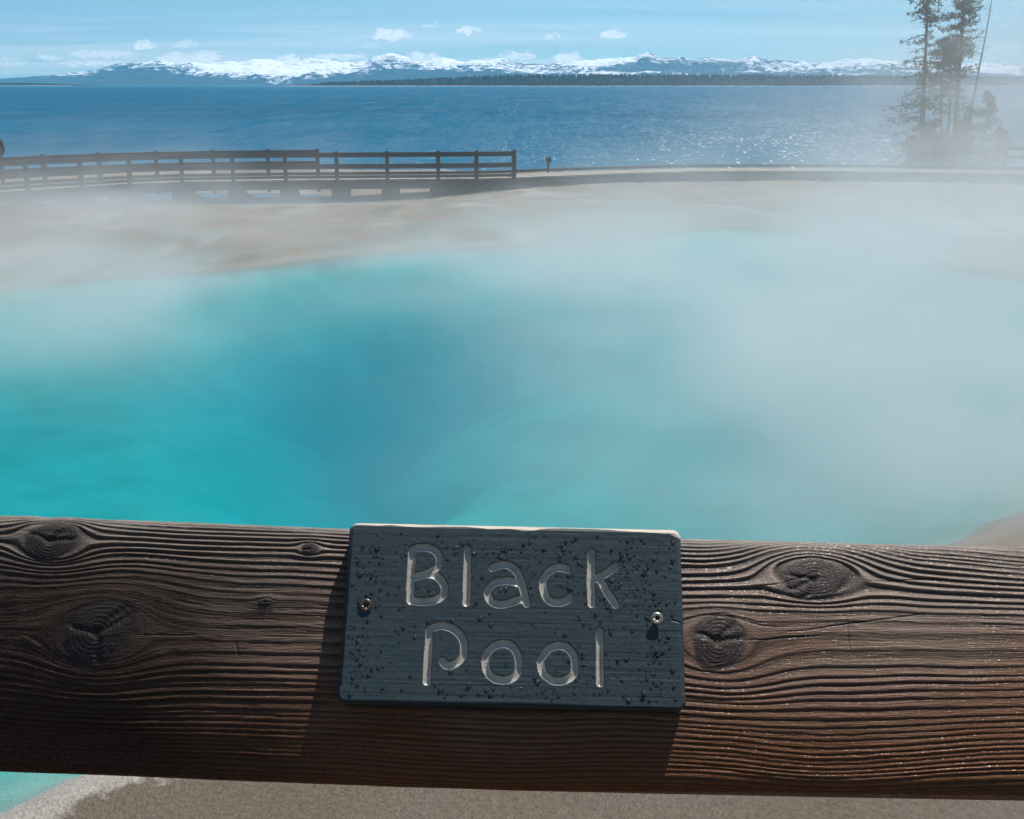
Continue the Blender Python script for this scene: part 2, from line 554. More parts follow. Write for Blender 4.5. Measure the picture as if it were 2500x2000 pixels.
# lake
m_lake, t, out = material('lake_water')
p = t.pos()
w1 = t.noise(t.mapping(p, rot=(0, 0, 0.25), scale=(0.22, 0.55, 1)), 1.0, 3, 0.6, 0.5)
w2 = t.noise(t.mapping(p, rot=(0, 0, -0.2), scale=(1.1, 2.2, 1)), 1.0, 3, 0.65, 0.4)
w3 = t.noise(t.mapping(p, scale=(0.012, 0.03, 1)), 1.0, 3, 0.6, 0.4)
n1 = t.bump(w1, 0.9, 0.9)
n2 = t.bump(w2, 1.0, 0.55, n1)
base = t.mix(t.maprange(w3, 0.35, 0.65), (0.005, 0.092, 0.185), (0.009, 0.125, 0.23))
df = t.n('ShaderNodeBsdfDiffuse'); t.put(df.inputs[0], base); t.put(df.inputs['Normal'], n2)
gs = t.n('ShaderNodeBsdfGlossy'); gs.inputs['Roughness'].default_value = 0.12; t.put(gs.inputs['Normal'], n2)
fz = t.n('ShaderNodeFresnel'); fz.inputs['IOR'].default_value = 1.33; t.put(fz.inputs['Normal'], n2)
m1 = t.n('ShaderNodeMixShader')
w4 = t.noise(t.mapping(p, rot=(0, 0, 0.12), scale=(1.15, 0.20, 1)), 1.0, 3, 0.6, 0.3)
w5 = t.noise(t.mapping(p, rot=(0, 0, -0.1), scale=(0.30, 0.035, 1)), 1.0, 4, 0.65, 0.4)
chop = t.maprange(t.math('ADD', w4, w5), 0.80, 1.20, 0.15, 0.95)
t.put(m1.inputs[0], t.math('MULTIPLY', fz.outputs[0], chop))
t.t.links.new(df.outputs[0], m1.inputs[1]); t.t.links.new(gs.outputs[0], m1.inputs[2])
# small steep wavelets here and there, which flash in the sun
vz = t.n('ShaderNodeTexVoronoi', feature='F1')
t.put(vz.inputs['Vector'], t.mapping(p, scale=(7.5, 0.95, 1)))
vz.inputs['Scale'].default_value = 1.0
sc_ = t.n('ShaderNodeSeparateColor'); t.put(sc_.inputs[0], vz.outputs['Color'])
patch = t.noise(t.mapping(p, scale=(0.08, 0.03, 1)), 1.0, 3, 0.6)
thr = t.maprange(patch, 0.35, 0.7, 0.965, 0.83)
fl = t.math('MULTIPLY', t.math('GREATER_THAN', sc_.outputs[0], thr), t.math('LESS_THAN', vz.outputs['Distance'], 0.36))
gk = t.n('ShaderNodeBsdfGlossy', distribution='BECKMANN'); gk.inputs['Roughness'].default_value = 0.46
nv = t.n('ShaderNodeCombineXYZ')
for k_, v_ in enumerate((-0.03, -0.50, 1.0)): nv.inputs[k_].default_value = v_
t.put(gk.inputs['Normal'], t.vmath('NORMALIZE', nv.outputs[0]))
m2 = t.n('ShaderNodeMixShader')
t.put(m2.inputs[0], t.math('MULTIPLY', fl, 0.20))
t.t.links.new(m1.outputs[0], m2.inputs[1]); t.t.links.new(gk.outputs[0], m2.inputs[2])
t.t.links.new(m2.outputs[0], out.inputs['Surface'])
lx = np.array([-24000, -6000, -1500, -300, -60, 60, 300, 1500, 6000, 24000.])
ly = np.array([33.5, 60, 120, 400, 1500, 5000, 12000, 22500.])
LX, LY = np.meshgrid(lx, ly)
me = mesh_np('lake', np.stack([LX, LY, np.full(LX.shape, LAKE_Z)], -1).reshape(-1, 3), grid_quads(len(ly), len(lx)))
tag(link('lake', me, m_lake), kind='structure')

# ------------------------------------------------------------------ far shore and mountains
def dirs(px, py):
    d = ray(px, py)
    return d[0] / d[1], d[2] / d[1]


RIDGE = [(-500, 192), (-200, 196), (0, 195), (60, 190), (110, 186), (160, 184), (205, 178), (235, 172), (285, 164), (330, 160), (390, 153), (440, 157), (500, 160), (560, 156), (620, 151),
         (690, 156), (740, 150), (800, 156), (850, 160), (890, 158), (925, 146), (960, 141), (1000, 150), (1040, 156), (1080, 148), (1130, 156), (1190, 151), (1250, 154),
         (1310, 158), (1380, 160), (1440, 155), (1510, 152), (1555, 146), (1576, 137), (1610, 145), (1640, 141), (1690, 149), (1740, 145), (1790, 150), (1845, 146), (1900, 156),
         (1980, 159), (2050, 151), (2110, 148), (2180, 155), (2260, 158), (2350, 160), (2420, 158), (2500, 160), (2700, 164), (3000, 170)]
MY0, MY1 = 17500.0, 21500.0
rx = np.array([dirs(q[0], q[1])[0] for q in RIDGE]); rz = np.array([dirs(q[0], q[1])[1] for q in RIDGE])
tx = np.linspace(-0.62, 0.62, 900)
depth = np.linspace(0, 1, 90)
TX, TD = np.meshgrid(tx, depth)
MYY = MY0 + (MY1 - MY0) * TD
MXX = TX * MYY
crest = np.interp(TX, rx, rz)
H0 = crest * 20300 + 12
# several ridges in depth, highest near 70 per cent; spurs by ridged noise
rid = 1 - np.abs(2 * fbm(MXX / 900, MYY / 1100, 61, 5) - 1)
rid2 = 1 - np.abs(2 * fbm(MXX / 380 + 5, MYY / 420, 66, 4) - 1)
env = np.interp(TD, [0, .06, .2, .42, .62, .72, .85, 1], [0, .05, .18, .48, .86, .98, .6, .1])
front = np.interp(TD, [0, .1, .22, .34, 1], [0, .5, 1, .5, 0]) * (0.40 + 0.3 * vnoise(MXX / 1500, MYY * 0, 71))
MZ = H0 * np.maximum(env * (0.80 + 0.26 * rid + 0.06 * rid2), front * (0.5 + 0.55 * rid))
MZ = MZ * (0.93 + 0.14 * rid2 * sstep(.3, .7, env)) + LAKE_Z - 2
MZ = MZ + 26 * (1 - np.abs(2 * fbm(MXX / 150, MYY / 170, 81, 4) - 1) - .6) * sstep(.15, .5, env)
me = mesh_np('mountains', np.stack([MXX, MYY, MZ], -1).reshape(-1, 3), grid_quads(*TX.shape))
set_attr(me, 'rel', MZ / np.maximum(H0, 230))
m_mount, t, out = material('snowy_mountain')
p = t.pos()
sz = t.n('ShaderNodeSeparateXYZ'); t.put(sz.inputs[0], p)
ge = t.n('ShaderNodeNewGeometry')
sn = t.n('ShaderNodeSeparateXYZ'); t.put(sn.inputs[0], ge.outputs['Normal'])
nz = t.noise(t.mapping(p, scale=(0.0075, 0.0075, 0.016)), 1.0, 6, 0.70, 0.9)
nz2 = t.noise(t.mapping(p, loc=(900, 0, 0), scale=(0.0005, 0.0005, 0.002)), 1.0, 3, 0.6)
rel = t.attr('rel').outputs['Fac']
hgt = t.math('ADD', rel, t.math('MULTIPLY', t.math('SUBTRACT', nz, 0.5), 3.6))
hgt = t.math('ADD', hgt, t.math('MULTIPLY', t.math('SUBTRACT', nz2, 0.5), 3.2))
snow = t.maprange(hgt, 0.70, 0.95, 0, 1, True)
rock = t.maprange(nz, 0.50, 0.58, 0.0, 0.9, True)
lowc = t.mix(t.maprange(nz, 0.4, 0.6), (0.020, 0.045, 0.055), (0.05, 0.075, 0.08))
upc = t.mix(t.math('MULTIPLY', rock, t.maprange(sn.outputs['Z'], 0.985, 0.86)), (0.86, 0.88, 0.92), (0.09, 0.10, 0.12))
principled(t, out, t.mix(snow, lowc, upc), 0.8, spec=0.1)
tag(link('mountains', me, m_mount, smooth=True), kind='structure')

# wooded spit across the lake and a dark headland on the left: low land with a mass of conifers
m_wood, t, out = material('far_conifers')
nz = t.noise(t.mapping(t.pos(), scale=(0.012, 0.012, 0.03)), 1.0, 4, 0.6)
principled(t, out, t.mix(nz, (0.010, 0.028, 0.036), (0.026, 0.050, 0.056)), 0.9, spec=0.1)
m_shore, t, out = material('far_beach')
sz = t.n('ShaderNodeSeparateXYZ'); t.put(sz.inputs[0], t.pos())
principled(t, out, t.mix(t.maprange(sz.outputs['Z'], LAKE_Z + 1.2, LAKE_Z + 1.8), (0.42, 0.36, 0.33), (0.02, 0.04, 0.04)), 0.9, spec=0.1)


def spit(px0, px1, dist, tops, name, seed, width=500.0):
    """land strip between two pixel columns; tops gives the tree line's height in metres above the lake"""
    x0, x1 = dirs(px0, 205)[0] * dist, dirs(px1, 205)[0] * dist
    n = 260
    u = np.linspace(0, 1, n)
    w = np.linspace(0, 1, 9)
    U, Wd = np.meshgrid(u, w)
    X = x0 + (x1 - x0) * U + 30 * (fbm(U * 40, Wd * 3, seed, 3) - .5)
    Y = dist + width * Wd + 120 * (fbm(U * 9, Wd * 0, seed + 3, 3) - .5) + 0.00006 * 0
    hh = np.interp(U, [q[0] for q in tops], [q[1] for q in tops])
    Z = LAKE_Z - 1.5 + np.interp(Wd, [0, .03, .12, .4, 1], [0, 2.5, 5.0, 1.0, 1.0]) * 1.0 + hh * 0.76 * sstep(.1, .7, Wd) * sstep(0, .03, U)
    me = mesh_np(name, np.stack([X, Y, Z], -1).reshape(-1, 3), grid_quads(*U.shape))
    tag(link(name, me, m_shore, smooth=True), kind='structure')
    # trees
    rs = np.random.default_rng(seed)
    cnt = 5200
    uu = rs.random(cnt); ww = rs.random(cnt) ** 1.6 * 0.88 + 0.07
    keep = rs.random(cnt) < np.clip(uu * 40, 0.05, 1)
    uu, ww = uu[keep], ww[keep]
    gx = np.interp(uu, u, np.arange(n)); ix = np.clip(gx.astype(int), 0, n - 1); iw = np.clip((ww * 8).astype(int), 0, 7)
    fw = ww * 8 - iw
    bx = x0 + (x1 - x0) * uu + rs.normal(0, 8, len(uu))
    by = Y[iw, ix] * (1 - fw) + Y[iw + 1, ix] * fw
    bz = Z[iw, ix] * (1 - fw) + Z[iw + 1, ix] * fw
    hgt = np.interp(uu, [q[0] for q in tops], [q[1] for q in tops]) * 0.26 * (0.8 + 0.4 * rs.random(len(uu)))
    rad = hgt * (0.36 + 0.16 * rs.random(len(uu)))
    V = []; T = []
    k = 5
    ang = np.arange(k) * 2 * math.pi / k
    for j in range(k):
        V.append(np.stack([bx + rad * math.cos(ang[j]), by + rad * math.sin(ang[j]), bz - 1], -1))
    V.append(np.stack([bx, by, bz + hgt], -1))
    V = np.stack(V, 1).reshape(-1, 3)
    b0 = np.arange(len(bx)) * (k + 1)
    T = np.concatenate([np.stack([b0 + j, b0 + (j + 1) % k, b0 + k], -1) for j in range(k)])
    me = mesh_np('far_forest', V, None, T)
    return link('far_forest', me, m_wood)


o = spit(700, 3300, 5200.0, [(0, 14), (.02, 20), (.08, 28), (.2, 50), (.3, 54), (.5, 52), (.7, 44), (1, 40)], 'far_spit', 3)
tag(o, 'dark conifer forest along the low spit across the lake', 'forest', kind='stuff')
o = spit(-700, 170, 7000.0, [(0, 26), (.6, 24), (.85, 16), (.95, 7), (1, 3)], 'far_headland', 23)
tag(o, 'dark wooded headland at the left end of the lake', 'forest', kind='stuff')

# ------------------------------------------------------------------ far boardwalk
def wood_mat(name, dark, light, scale=1.0):
    m, t, out = material(name)
    o = t.obj()
    g = t.noise(t.mapping(o, scale=(2.0 * scale, 2.0 * scale, 9.0 * scale)), 1.0, 5, 0.6, 0.5)
    principled(t, out, t.mix(t.maprange(g, 0.3, 0.7), dark, light), 0.8, t.bump(g, 0.3, 0.01), spec=0.25)
    return m


m_deck = wood_mat('weathered_deck', (0.16, 0.14, 0.12), (0.34, 0.31, 0.27))
m_timber = wood_mat('dark_timber', (0.024, 0.034, 0.042), (0.060, 0.074, 0.086))
DECK_Z = -0.10
EDGE_PX = [(2900, 437), (2700, 431), (2500, 425), (2300, 421), (2000, 417), (1700, 418), (1500, 424), (1254, 434), (1163, 436), (1070, 437), (946, 438), (823, 439), (698, 440), (570, 442), (445, 444),
           (317, 449), (198, 456), (67, 464), (-70, 474), (-230, 488), (-420, 504), (-640, 524)]
EDGE = [Vector(at_z(q[0], q[1], DECK_Z)) for q in EDGE_PX]
bw = empty('boardwalk', EDGE[10])
tag(bw, 'long weathered timber boardwalk with post and rail fence curving along the lake shore', 'boardwalk')


def child(o, parent):
    o.parent = parent
    o.matrix_parent_inverse = Matrix.Translation(-Vector(parent.location))
    return o


def side(i):
    a = EDGE[max(i - 1, 0)]; b = EDGE[min(i + 1, len(EDGE) - 1)]
    d = (b - a); d.z = 0; d.normalize()
    return Vector((d.y, -d.x, 0)) * (1 if Vector((d.y, -d.x, 0)).y > 0 else -1), d


WIDTH = 1.75
BACK = [EDGE[i] + side(i)[0] * WIDTH for i in range(len(EDGE))]
for i in range(len(EDGE) - 1):
    a, b, c, d = EDGE[i], EDGE[i + 1], BACK[i + 1], BACK[i]
    # planks of this span, laid crosswise with open joints
    nb = max(2, int(((b - a).length) / 0.30))
    mb = MB()
    for k in range(nb):
        q0, q1 = (k + 0.03) / nb, (k + 0.97) / nb
        dz = random.uniform(-.006, .006)
        A, B_, C_, D_ = a.lerp(b, q0), a.lerp(b, q1), d.lerp(c, q1), d.lerp(c, q0)
        n0 = len(mb.v)
        for zz in (-0.045, 0.0):
            for q in (A, B_, C_, D_):
                mb.v.append(Vector((q.x, q.y, q.z + zz + dz)))
        for f in ((0, 3, 2, 1), (4, 5, 6, 7), (0, 1, 5, 4), (1, 2, 6, 5), (2, 3, 7, 6), (3, 0, 4, 7)):
            mb.f.append(tuple(n0 + j for j in f))
    child(mb.build('deck_section', m_deck), bw)
    s = side(i)[0]
    at_off = lambda k, off, z: EDGE[k] + side(k)[0] * off + Vector((0, 0, z))
    for off in (0.05, WIDTH - 0.05):
        child(MB().beam(at_off(i, off, -.19), at_off(i + 1, off, -.19), .07, .27).build('fascia_beam', m_timber), bw)
    for off in ((0.06, WIDTH - 0.06) if i >= 7 else (WIDTH - .06,)):
        child(MB().beam(at_off(i, off, .09), at_off(i + 1, off, .09), .09, .10).build('curb', m_timber), bw)


def ground_at(x, y):
    return float(terrain(np.array([x]), np.array([y]))[0][0])


RAIL_H = 0.93
PX_BACK = [110, 247, 388, 520, 653, 775]
front_ids = [i for i in range(len(EDGE)) if i >= 7]
for i in front_ids:
    s, d = side(i)
    base = EDGE[i] + s * 0.0 - s * 0.03
    child(MB().beam(base + Vector((0, 0, -.55)), base + Vector((0, 0, RAIL_H + .02)), .13, .13, up=d).build('post', m_timber), bw)
for i in front_ids[:-1]:
    s, d = side(i)
    for z, h in ((RAIL_H - .10, .16), (RAIL_H - .48, .16)):
        a = EDGE[i] - s * .12 + Vector((0, 0, z)); b = EDGE[i + 1] - s * .12 + Vector((0, 0, z))
        child(MB().beam(a, b, .06, h).build('rail', m_timber), bw)
# back railing, ends sooner
bp = []
for px in PX_BACK[::-1] + [-20, -150, -280]:
    best = None
    for i in range(len(BACK) - 1):
        for k in range(20):
            q = BACK[i].lerp(BACK[i + 1], k / 20)
            dd = np.array(q) - CAM
            x = W_PX / 2 + F_PX * (dd @ RGT) / (dd @ FWD)
            if best is None or abs(x - px) < best[0]:
                best = (abs(x - px), q, i)
    bp.append((best[1], best[2]))
for q, i in bp:
    s, d = side(i)
    child(MB().beam(q + s * .03 + Vector((0, 0, -.55)), q + s * .03 + Vector((0, 0, RAIL_H + .02)), .13, .13, up=d).build('post', m_timber), bw)
for j in range(len(bp) - 1):
    s, d = side(bp[j][1])
    for z, h in ((RAIL_H - .10, .16), (RAIL_H - .48, .16)):
        child(MB().beam(bp[j][0] - s * .06 + Vector((0, 0, z)), bp[j + 1][0] - s * .06 + Vector((0, 0, z)), .06, h).build('rail', m_timber), bw)
# piles and knee braces under the left half
for i in range(9, len(EDGE)):
    s, d = side(i)
    for off in (0.15, WIDTH - 0.15):
        q = EDGE[i] + s * off - d * 0.1
        gz = min(ground_at(q.x, q.y), -.5)
        child(MB().beam(q + Vector((0, 0, gz - .2)), q + Vector((0, 0, -.325)), .30, .62, up=d).build('pier', m_timber), bw)
    q0 = EDGE[i] + s * 0.15 - d * .25; q1 = EDGE[i] + s * (WIDTH - .15) - d * .25
    child(MB().beam(q0 - s * .25 + Vector((0, 0, -.42)), q1 + s * .25 + Vector((0, 0, -.42)), .22, .2).build('cross_beam', m_timber), bw)
    if i >= 13:
        for sg in (-1, 1):
            child(MB().beam(q0 + Vector((0, 0, -.40)), q0 + d * sg * .75 + Vector((0, 0, -.80)), .12, .14).build('knee_brace', m_timber), bw)
        child(MB().beam(q0 + Vector((0, 0, -.5)), q0 + Vector((0, 0, -1.0)), .2, .2, up=d).build('pile', m_timber), bw)
# sleeper blocks under the low right half, with daylight between them
for i in range(1, 9):
    a, b = EDGE[i], EDGE[i + 1]
    nb = max(3, int((b - a).length / 0.62))
    for k in range(nb):
        q = a.lerp(b, (k + .5) / nb)
        s, d = side(i)
        gz = min(ground_at(q.x, q.y), -.35)
        w = random.uniform(.30, .52)
        child(MB().beam(q + s * .05 - d * w / 2 + Vector((0, 0, -.40)), q + s * .05 + d * w / 2 + Vector((0, 0, -.40)), .25, .19).build('sleeper_block', m_timber), bw)
    child(MB().beam(a + s * .1 + Vector((0, 0, -.52)), b + s * .1 + Vector((0, 0, -.52)), .3, .1).build('sill_beam', m_timber), bw)
# short length of railing on the lake side at the right edge
rr = [Vector(at_y(px, 421, 48.5)) for px in (2452, 2560, 2680)]
fence = empty('lakeside_railing', rr[0])
tag(fence, 'two-rail timber railing on the lake shore at the right, beside the trees', 'railing')
for q in rr:
    child(MB().beam(Vector((q.x, q.y, ground_at(q.x, q.y) - .1)), Vector((q.x, q.y, .66)), .12, .12, up=(1, 0, 0)).build('post', m_timber), fence)
for a, b in zip(rr[:-1], rr[1:]):
    for z in (.56, .22):
        child(MB().beam(Vector((a.x, a.y - .09, z)), Vector((b.x, b.y - .09, z)), .06, .13).build('rail', m_timber), fence)

# small trail marker by the deck
q = at_y(1338, 424, 44.6)
mk = empty('trail_marker', (q[0], q[1], -.12))
tag(mk, 'small dark marker panel on a short tapered post beside the boardwalk', 'sign')
mb = MB(); mb.tube([(q[0], q[1], -.6), (q[0], q[1], .12), (q[0], q[1], .26)], [.05, .045, .05], 6)
child(mb.build('post', m_timber), mk)
child(MB().beam(Vector((q[0] - .09, q[1] - .04, .34)), Vector((q[0] + .10, q[1] - .04, .37)), .05, .2, up=(0, -.35, 1)).build('panel', m_timber), mk)


# ------------------------------------------------------------------ trees
m_bark, t, out = material('pine_bark')
o_ = t.obj()
g = t.noise(t.mapping(o_, scale=(9, 9, 2.5)), 1.0, 5, 0.65)
principled(t, out, t.mix(g, (0.035, 0.028, 0.024), (0.12, 0.10, 0.085)), 0.9, t.bump(g, 0.6, 0.03), spec=0.15)
m_needle, t, out = material('pine_needles')
oi = t.n('ShaderNodeObjectInfo').outputs['Random']
g = t.noise(t.pos(), 3.0, 3, 0.6)
c = t.mix(g, (0.025, 0.055, 0.030), (0.065, 0.105, 0.055))
c = t.mix(t.math('MULTIPLY', oi, 0.4), c, (0.04, 0.06, 0.03))
d1 = t.n('ShaderNodeBsdfDiffuse'); t.put(d1.inputs[0], c)
d2 = t.n('ShaderNodeBsdfTranslucent'); t.put(d2.inputs[0], c)
ms = t.n('ShaderNodeMixShader'); ms.inputs[0].default_value = 0.35
t.t.links.new(d1.outputs[0], ms.inputs[1]); t.t.links.new(d2.outputs[0], ms.inputs[2]); t.t.links.new(ms.outputs[0], out.inputs['Surface'])


def pine(base, top, r0, crown, label, seed, dens=1.0, group='pines on the lake shore', name='pine_tree', wob=0.05, leafy=True, droop=0.5, tuft=0.13):
    """base, top: points; crown: list of (height fraction, branch length, foliage 0..1) control rows"""
    rs = random.Random(seed)
    base = Vector(base); top = Vector(top)
    root = empty(name, base)
    tag(root, label, 'tree', group)
    H = (top - base).length
    n = 16
    ax = []
    wx, wy = rs.uniform(0, 6), rs.uniform(0, 6)
    for i in range(n + 1):
        q = i / n
        p = base.lerp(top, q) + Vector((math.sin(q * 5 + wx), math.cos(q * 4 + wy), 0)) * wob * math.sin(q * math.pi)
        ax.append(p)
    trunk = MB(); trunk.tube([base - Vector((0, 0, .3))] + ax, [r0 * 1.25] + [r0 * (1 - .93 * i / n) for i in range(n + 1)], 9)
    limbs = MB() if leafy and name == 'pine_tree' else trunk
    LV = []; LT = []
    def point(q):
        f = q * n
        i = min(int(f), n - 1)
        return ax[i].lerp(ax[i + 1], f - i)
    hs = [c[0] for c in crown]
    count = int(H * 9 * dens)
    def tuft_at(p, size, d):
        m = rs.randint(5, 8)
        for _ in range(m):
            v = Vector((rs.gauss(0, 1), rs.gauss(0, 1), rs.gauss(0.15, .8))).normalized() * .8 + d * .7
            v = v.normalized() * size * rs.uniform(.5, 1.15)
            w = v.cross(Vector((rs.gauss(0, 1), rs.gauss(0, 1), rs.gauss(0, 1)))).normalized() * size * .16
            b = p + Vector((rs.gauss(0, 1), rs.gauss(0, 1), rs.gauss(0, 1))) * size * .35
            k = len(LV)
            LV.extend((b - w, b + w, b + v + w * .3))
            LT.append((k, k + 1, k + 2))
    for _ in range(count):
        q = hs[0] + (hs[-1] - hs[0]) * rs.random()
        L = float(np.interp(q, hs, [c[1] for c in crown])) * rs.uniform(.45, 1.15)
        fol = float(np.interp(q, hs, [c[2] for c in crown]))
        if L < .05:
            continue
        a = rs.uniform(0, 2 * math.pi)
        d = Vector((math.cos(a), math.sin(a), rs.uniform(-.1, .35)))
        p = point(q)
        pts = [p]
        seg = 5
        for k in range(seg):
            d2 = d.copy(); d2.z -= droop * (k / seg) * rs.uniform(.6, 1.2) - (.35 if k == seg - 1 else 0)
            d2 = (d2 + Vector((rs.gauss(0, .12), rs.gauss(0, .12), rs.gauss(0, .12)))).normalized()
            pts.append(pts[-1] + d2 * L / seg)
        limbs.tube(pts, [max(.006, .028 * (1 - k / (seg + 1)) * min(1, L)) for k in range(seg + 1)], 4, False)
        if not leafy:
            continue
        for k in range(1, seg + 1):
            for _ in range(3):
                if rs.random() < fol:
                    dv = (pts[k] - pts[k - 1]).normalized()
                    off = Vector((rs.gauss(0, .12), rs.gauss(0, .12), rs.gauss(0, .08))) * L * .55
                    c = pts[k - 1].lerp(pts[k], rs.random()) + off
                    tuft_at(c, tuft * rs.uniform(.8, 1.4), dv)
    child(trunk.build('trunk', m_bark, None, True), root)
    if limbs is not trunk and limbs.v:
        child(limbs.build('limbs', m_bark), root)
    if LV:
        me = mesh_np('crown', np.array([tuple(v) for v in LV]), None, np.array(LT))
        child(link('crown', me, m_needle), root)
    return root


def tree_at(px_b, px_t, py_t, y):
    b = at_y(px_b, 405, y); tp = at_y(px_t, py_t, y)
    gz = ground_at(b[0], b[1])
    return (b[0], b[1], gz), (tp[0], tp[1], tp[2])


b_, t_ = tree_at(2254, 2264, -70, 50)
pine(b_, t_, .15, [(.03, 1.3, .7), (.18, 1.5, .8), (.36, 1.65, .75), (.45, 1.0, .35), (.55, 1.2, .35), (.62, 1.0, .28), (.72, .95, .28), (.80, .9, .38), (.88, .8, .65), (.95, .65, .9), (1, .2, 1)],
     'tall sparse pine with drooping bare lower limbs, leftmost of the lakeside trees', 5, 1.8, droop=.75)
b_, t_ = tree_at(2330, 2357, -60, 50.6)
pine(b_, t_, .16, [(.30, .45, .1), (.45, .5, .25), (.55, .7, .55), (.66, .85, .8), (.75, .8, .9), (.85, .78, 1), (.93, .65, 1), (1, .15, 1)],
     'tall pine with a dense dark crown, in the middle of the lakeside trees', 9, 1.7, droop=.3, tuft=.12)
b_, t_ = tree_at(2297, 2307, 92, 49.4)
pine(b_, t_, .09, [(.45, .3, .1), (.60, .5, .4), (.72, .65, .75), (.85, .55, 1), (.95, .4, 1), (1, .1, 1)],
     'shorter slim pine between the two tall lakeside pines', 13, 1.5, droop=.3, tuft=.11)
b_, t_ = tree_at(2352, 2430, -60, 51.2)
pine(b_, t_, .075, [(.35, .25, 0), (.6, .35, 0), (.8, .5, 0), (1, .3, 0)], 'thin bare dead trunk leaning right among the lakeside pines', 17, .8, name='dead_tree', leafy=False, droop=.1)
b_, t_ = tree_at(2318, 2322, 120, 51.4)
pine(b_, t_, .08, [(.35, .3, .1), (.6, .3, .2), (.9, .3, .5), (1, .1, .8)], 'thin straight trunk close behind the shorter slim pine', 19, 1.0, droop=.3)
for i, (pb, pt, yt, y, L, lab) in enumerate([
        (2402, 2412, 228, 50.2, 1.0, 'bushy young conifer below the leaning dead trunk'),
        (2362, 2366, 262, 49.6, .85, 'bushy young conifer at the foot of the dense-crowned pine'),
        (2436, 2444, 315, 50.8, .75, 'small dark young conifer at the right end of the lakeside trees'),
        (2282, 2284, 290, 49.2, .6, 'low young conifer between the feet of the tall pines'),
        (2340, 2344, 300, 51.6, .8, 'young conifer close behind the foot of the dense-crowned pine'),
        (2310, 2312, 318, 51.0, .7, 'young conifer in the shade between the tall pines'),
        (2224, 2226, 330, 49.8, .55, 'low young conifer at the left foot of the sparse tall pine')]):
    b_, t_ = tree_at(pb, pt, yt, y)
    pine(b_, t_, .05, [(.02, L, .45), (.3, L * .95, .55), (.6, L * .7, .65), (.85, L * .4, .8), (1, .08, 1)], lab, 40 + i, 3.4, group='young conifers below the pines', name='young_conifer', droop=.3, tuft=.10)

# ------------------------------------------------------------------ person on the boardwalk (mostly beyond the left edge)
def person():
    q = at_y(0, 463, 37.6)
    bx, by, bz = q[0], q[1], DECK_Z
    root = empty('person', (bx, by, bz))
    tag(root, 'person in a dark hooded jacket standing on the boardwalk at the left edge', 'person')
    bm = bmesh.new()
    J = [((0, 0, .93), .15), ((0, 0, 1.08), .155), ((0, .01, 1.25), .17), ((0, 0, 1.42), .13), ((0, -.01, 1.50), .06), ((0, -.02, 1.60), .095), ((0, -.01, 1.70), .085),
         ((.17, 0, 1.42), .075), ((.25, .01, 1.18), .06), ((.22, -.12, 1.0), .045), ((.18, -.2, .97), .035),
         ((-.17, 0, 1.42), .075), ((-.26, .01, 1.18), .06), ((-.24, -.10, .98), .045), ((-.2, -.18, .95), .035),
         ((.10, 0, .85), .11), ((.11, -.01, .48), .075), ((.11, .02, .09), .05), ((.12, -.14, .04), .045),
         ((-.10, 0, .85), .11), ((-.11, -.01, .48), .075), ((-.11, .02, .09), .05), ((-.12, -.14, .04), .045)]
    E_ = [(0, 1), (1, 2), (2, 3), (3, 4), (4, 5), (5, 6), (3, 7), (7, 8), (8, 9), (9, 10), (3, 11), (11, 12), (12, 13), (13, 14), (0, 15), (15, 16), (16, 17), (17, 18), (0, 19), (19, 20), (20, 21), (21, 22)]
    me = bpy.data.meshes.new('body')
    me.from_pydata([j[0] for j in J], E_, [])
    o = bpy.data.objects.new('body', me); COL.objects.link(o)
    o.location = (0, 0, 0); o.parent = root
    sk = o.modifiers.new('skin', 'SKIN')
    for i, j in enumerate(J):
        r = j[1]
        me.skin_vertices[0].data[i].radius = (r, r * (.75 if i < 4 else 1))
    me.skin_vertices[0].data[0].use_root = True
    sb = o.modifiers.new('sub', 'SUBSURF'); sb.levels = 2; sb.render_levels = 2
    m, t, out = material('jacket_and_skin')
    sz = t.n('ShaderNodeSeparateXYZ'); t.put(sz.inputs[0], t.obj())
    c = t.ramp(t.math('DIVIDE', sz.outputs['Z'], 2.0), [(0.0, (.02, .02, .025)), (.45, (.03, .035, .05)), (.47, (.022, .026, .032)), (.765, (.022, .026, .032)), (.775, (.42, .27, .20))])
    c.node.color_ramp.interpolation = 'CONSTANT'
    principled(t, out, c, .85, spec=.2)
    me.materials.append(m)
    mh, t, out = material('dark_hood')
    principled(t, out, (.02, .023, .028), .9, spec=.15)
    bm = bmesh.new()
    bmesh.ops.create_uvsphere(bm, u_segments=16, v_segments=10, radius=1)
    for v in bm.verts:
        v.co = Vector((v.co.x * .125, v.co.y * .13 + .03, v.co.z * .155 + 1.64))
        if v.co.y < -.05:
            v.co.y = -.05 + (v.co.y + .05) * .1
    me2 = bpy.data.meshes.new('hood'); bm.to_mesh(me2); bm.free()
    link('hood', me2, mh, root, True)


person()

# ------------------------------------------------------------------ foreground rail and sign
SX = Vector((0.99976062, -0.00830925, -0.02024011)).normalized()
SU = Vector((0.02121487, 0.59440535, 0.80388569)); SU = (SU - SX * SU.dot(SX)).normalized()
SN = SX.cross(SU).normalized()
SO = Vector(CAM + ray(1253.5, 1496.8) * 0.93)          # centre of the sign's face
SW, SH, STH = 0.2673, 0.1428, 0.021
FRAME = Matrix((SX, SU, SN)).transposed().to_4x4()
FRAME.translation = SO


def on_plane(px, py, c=0.0):
    """a point of the plane c metres in front of the sign's face, in the sign's own two axes"""
    d = Vector(ray(px, py))
    o = Vector(CAM)
    tt = (SO + SN * c - o).dot(SN) / d.dot(SN)
    r = o + d * tt - SO
    return r.dot(SX), r.dot(SU)


RB1 = on_plane(1250, 1297, -STH)[1]
RB0 = on_plane(1250, 1926, -STH)[1]
RC = -STH - 0.001
RTH = 0.062

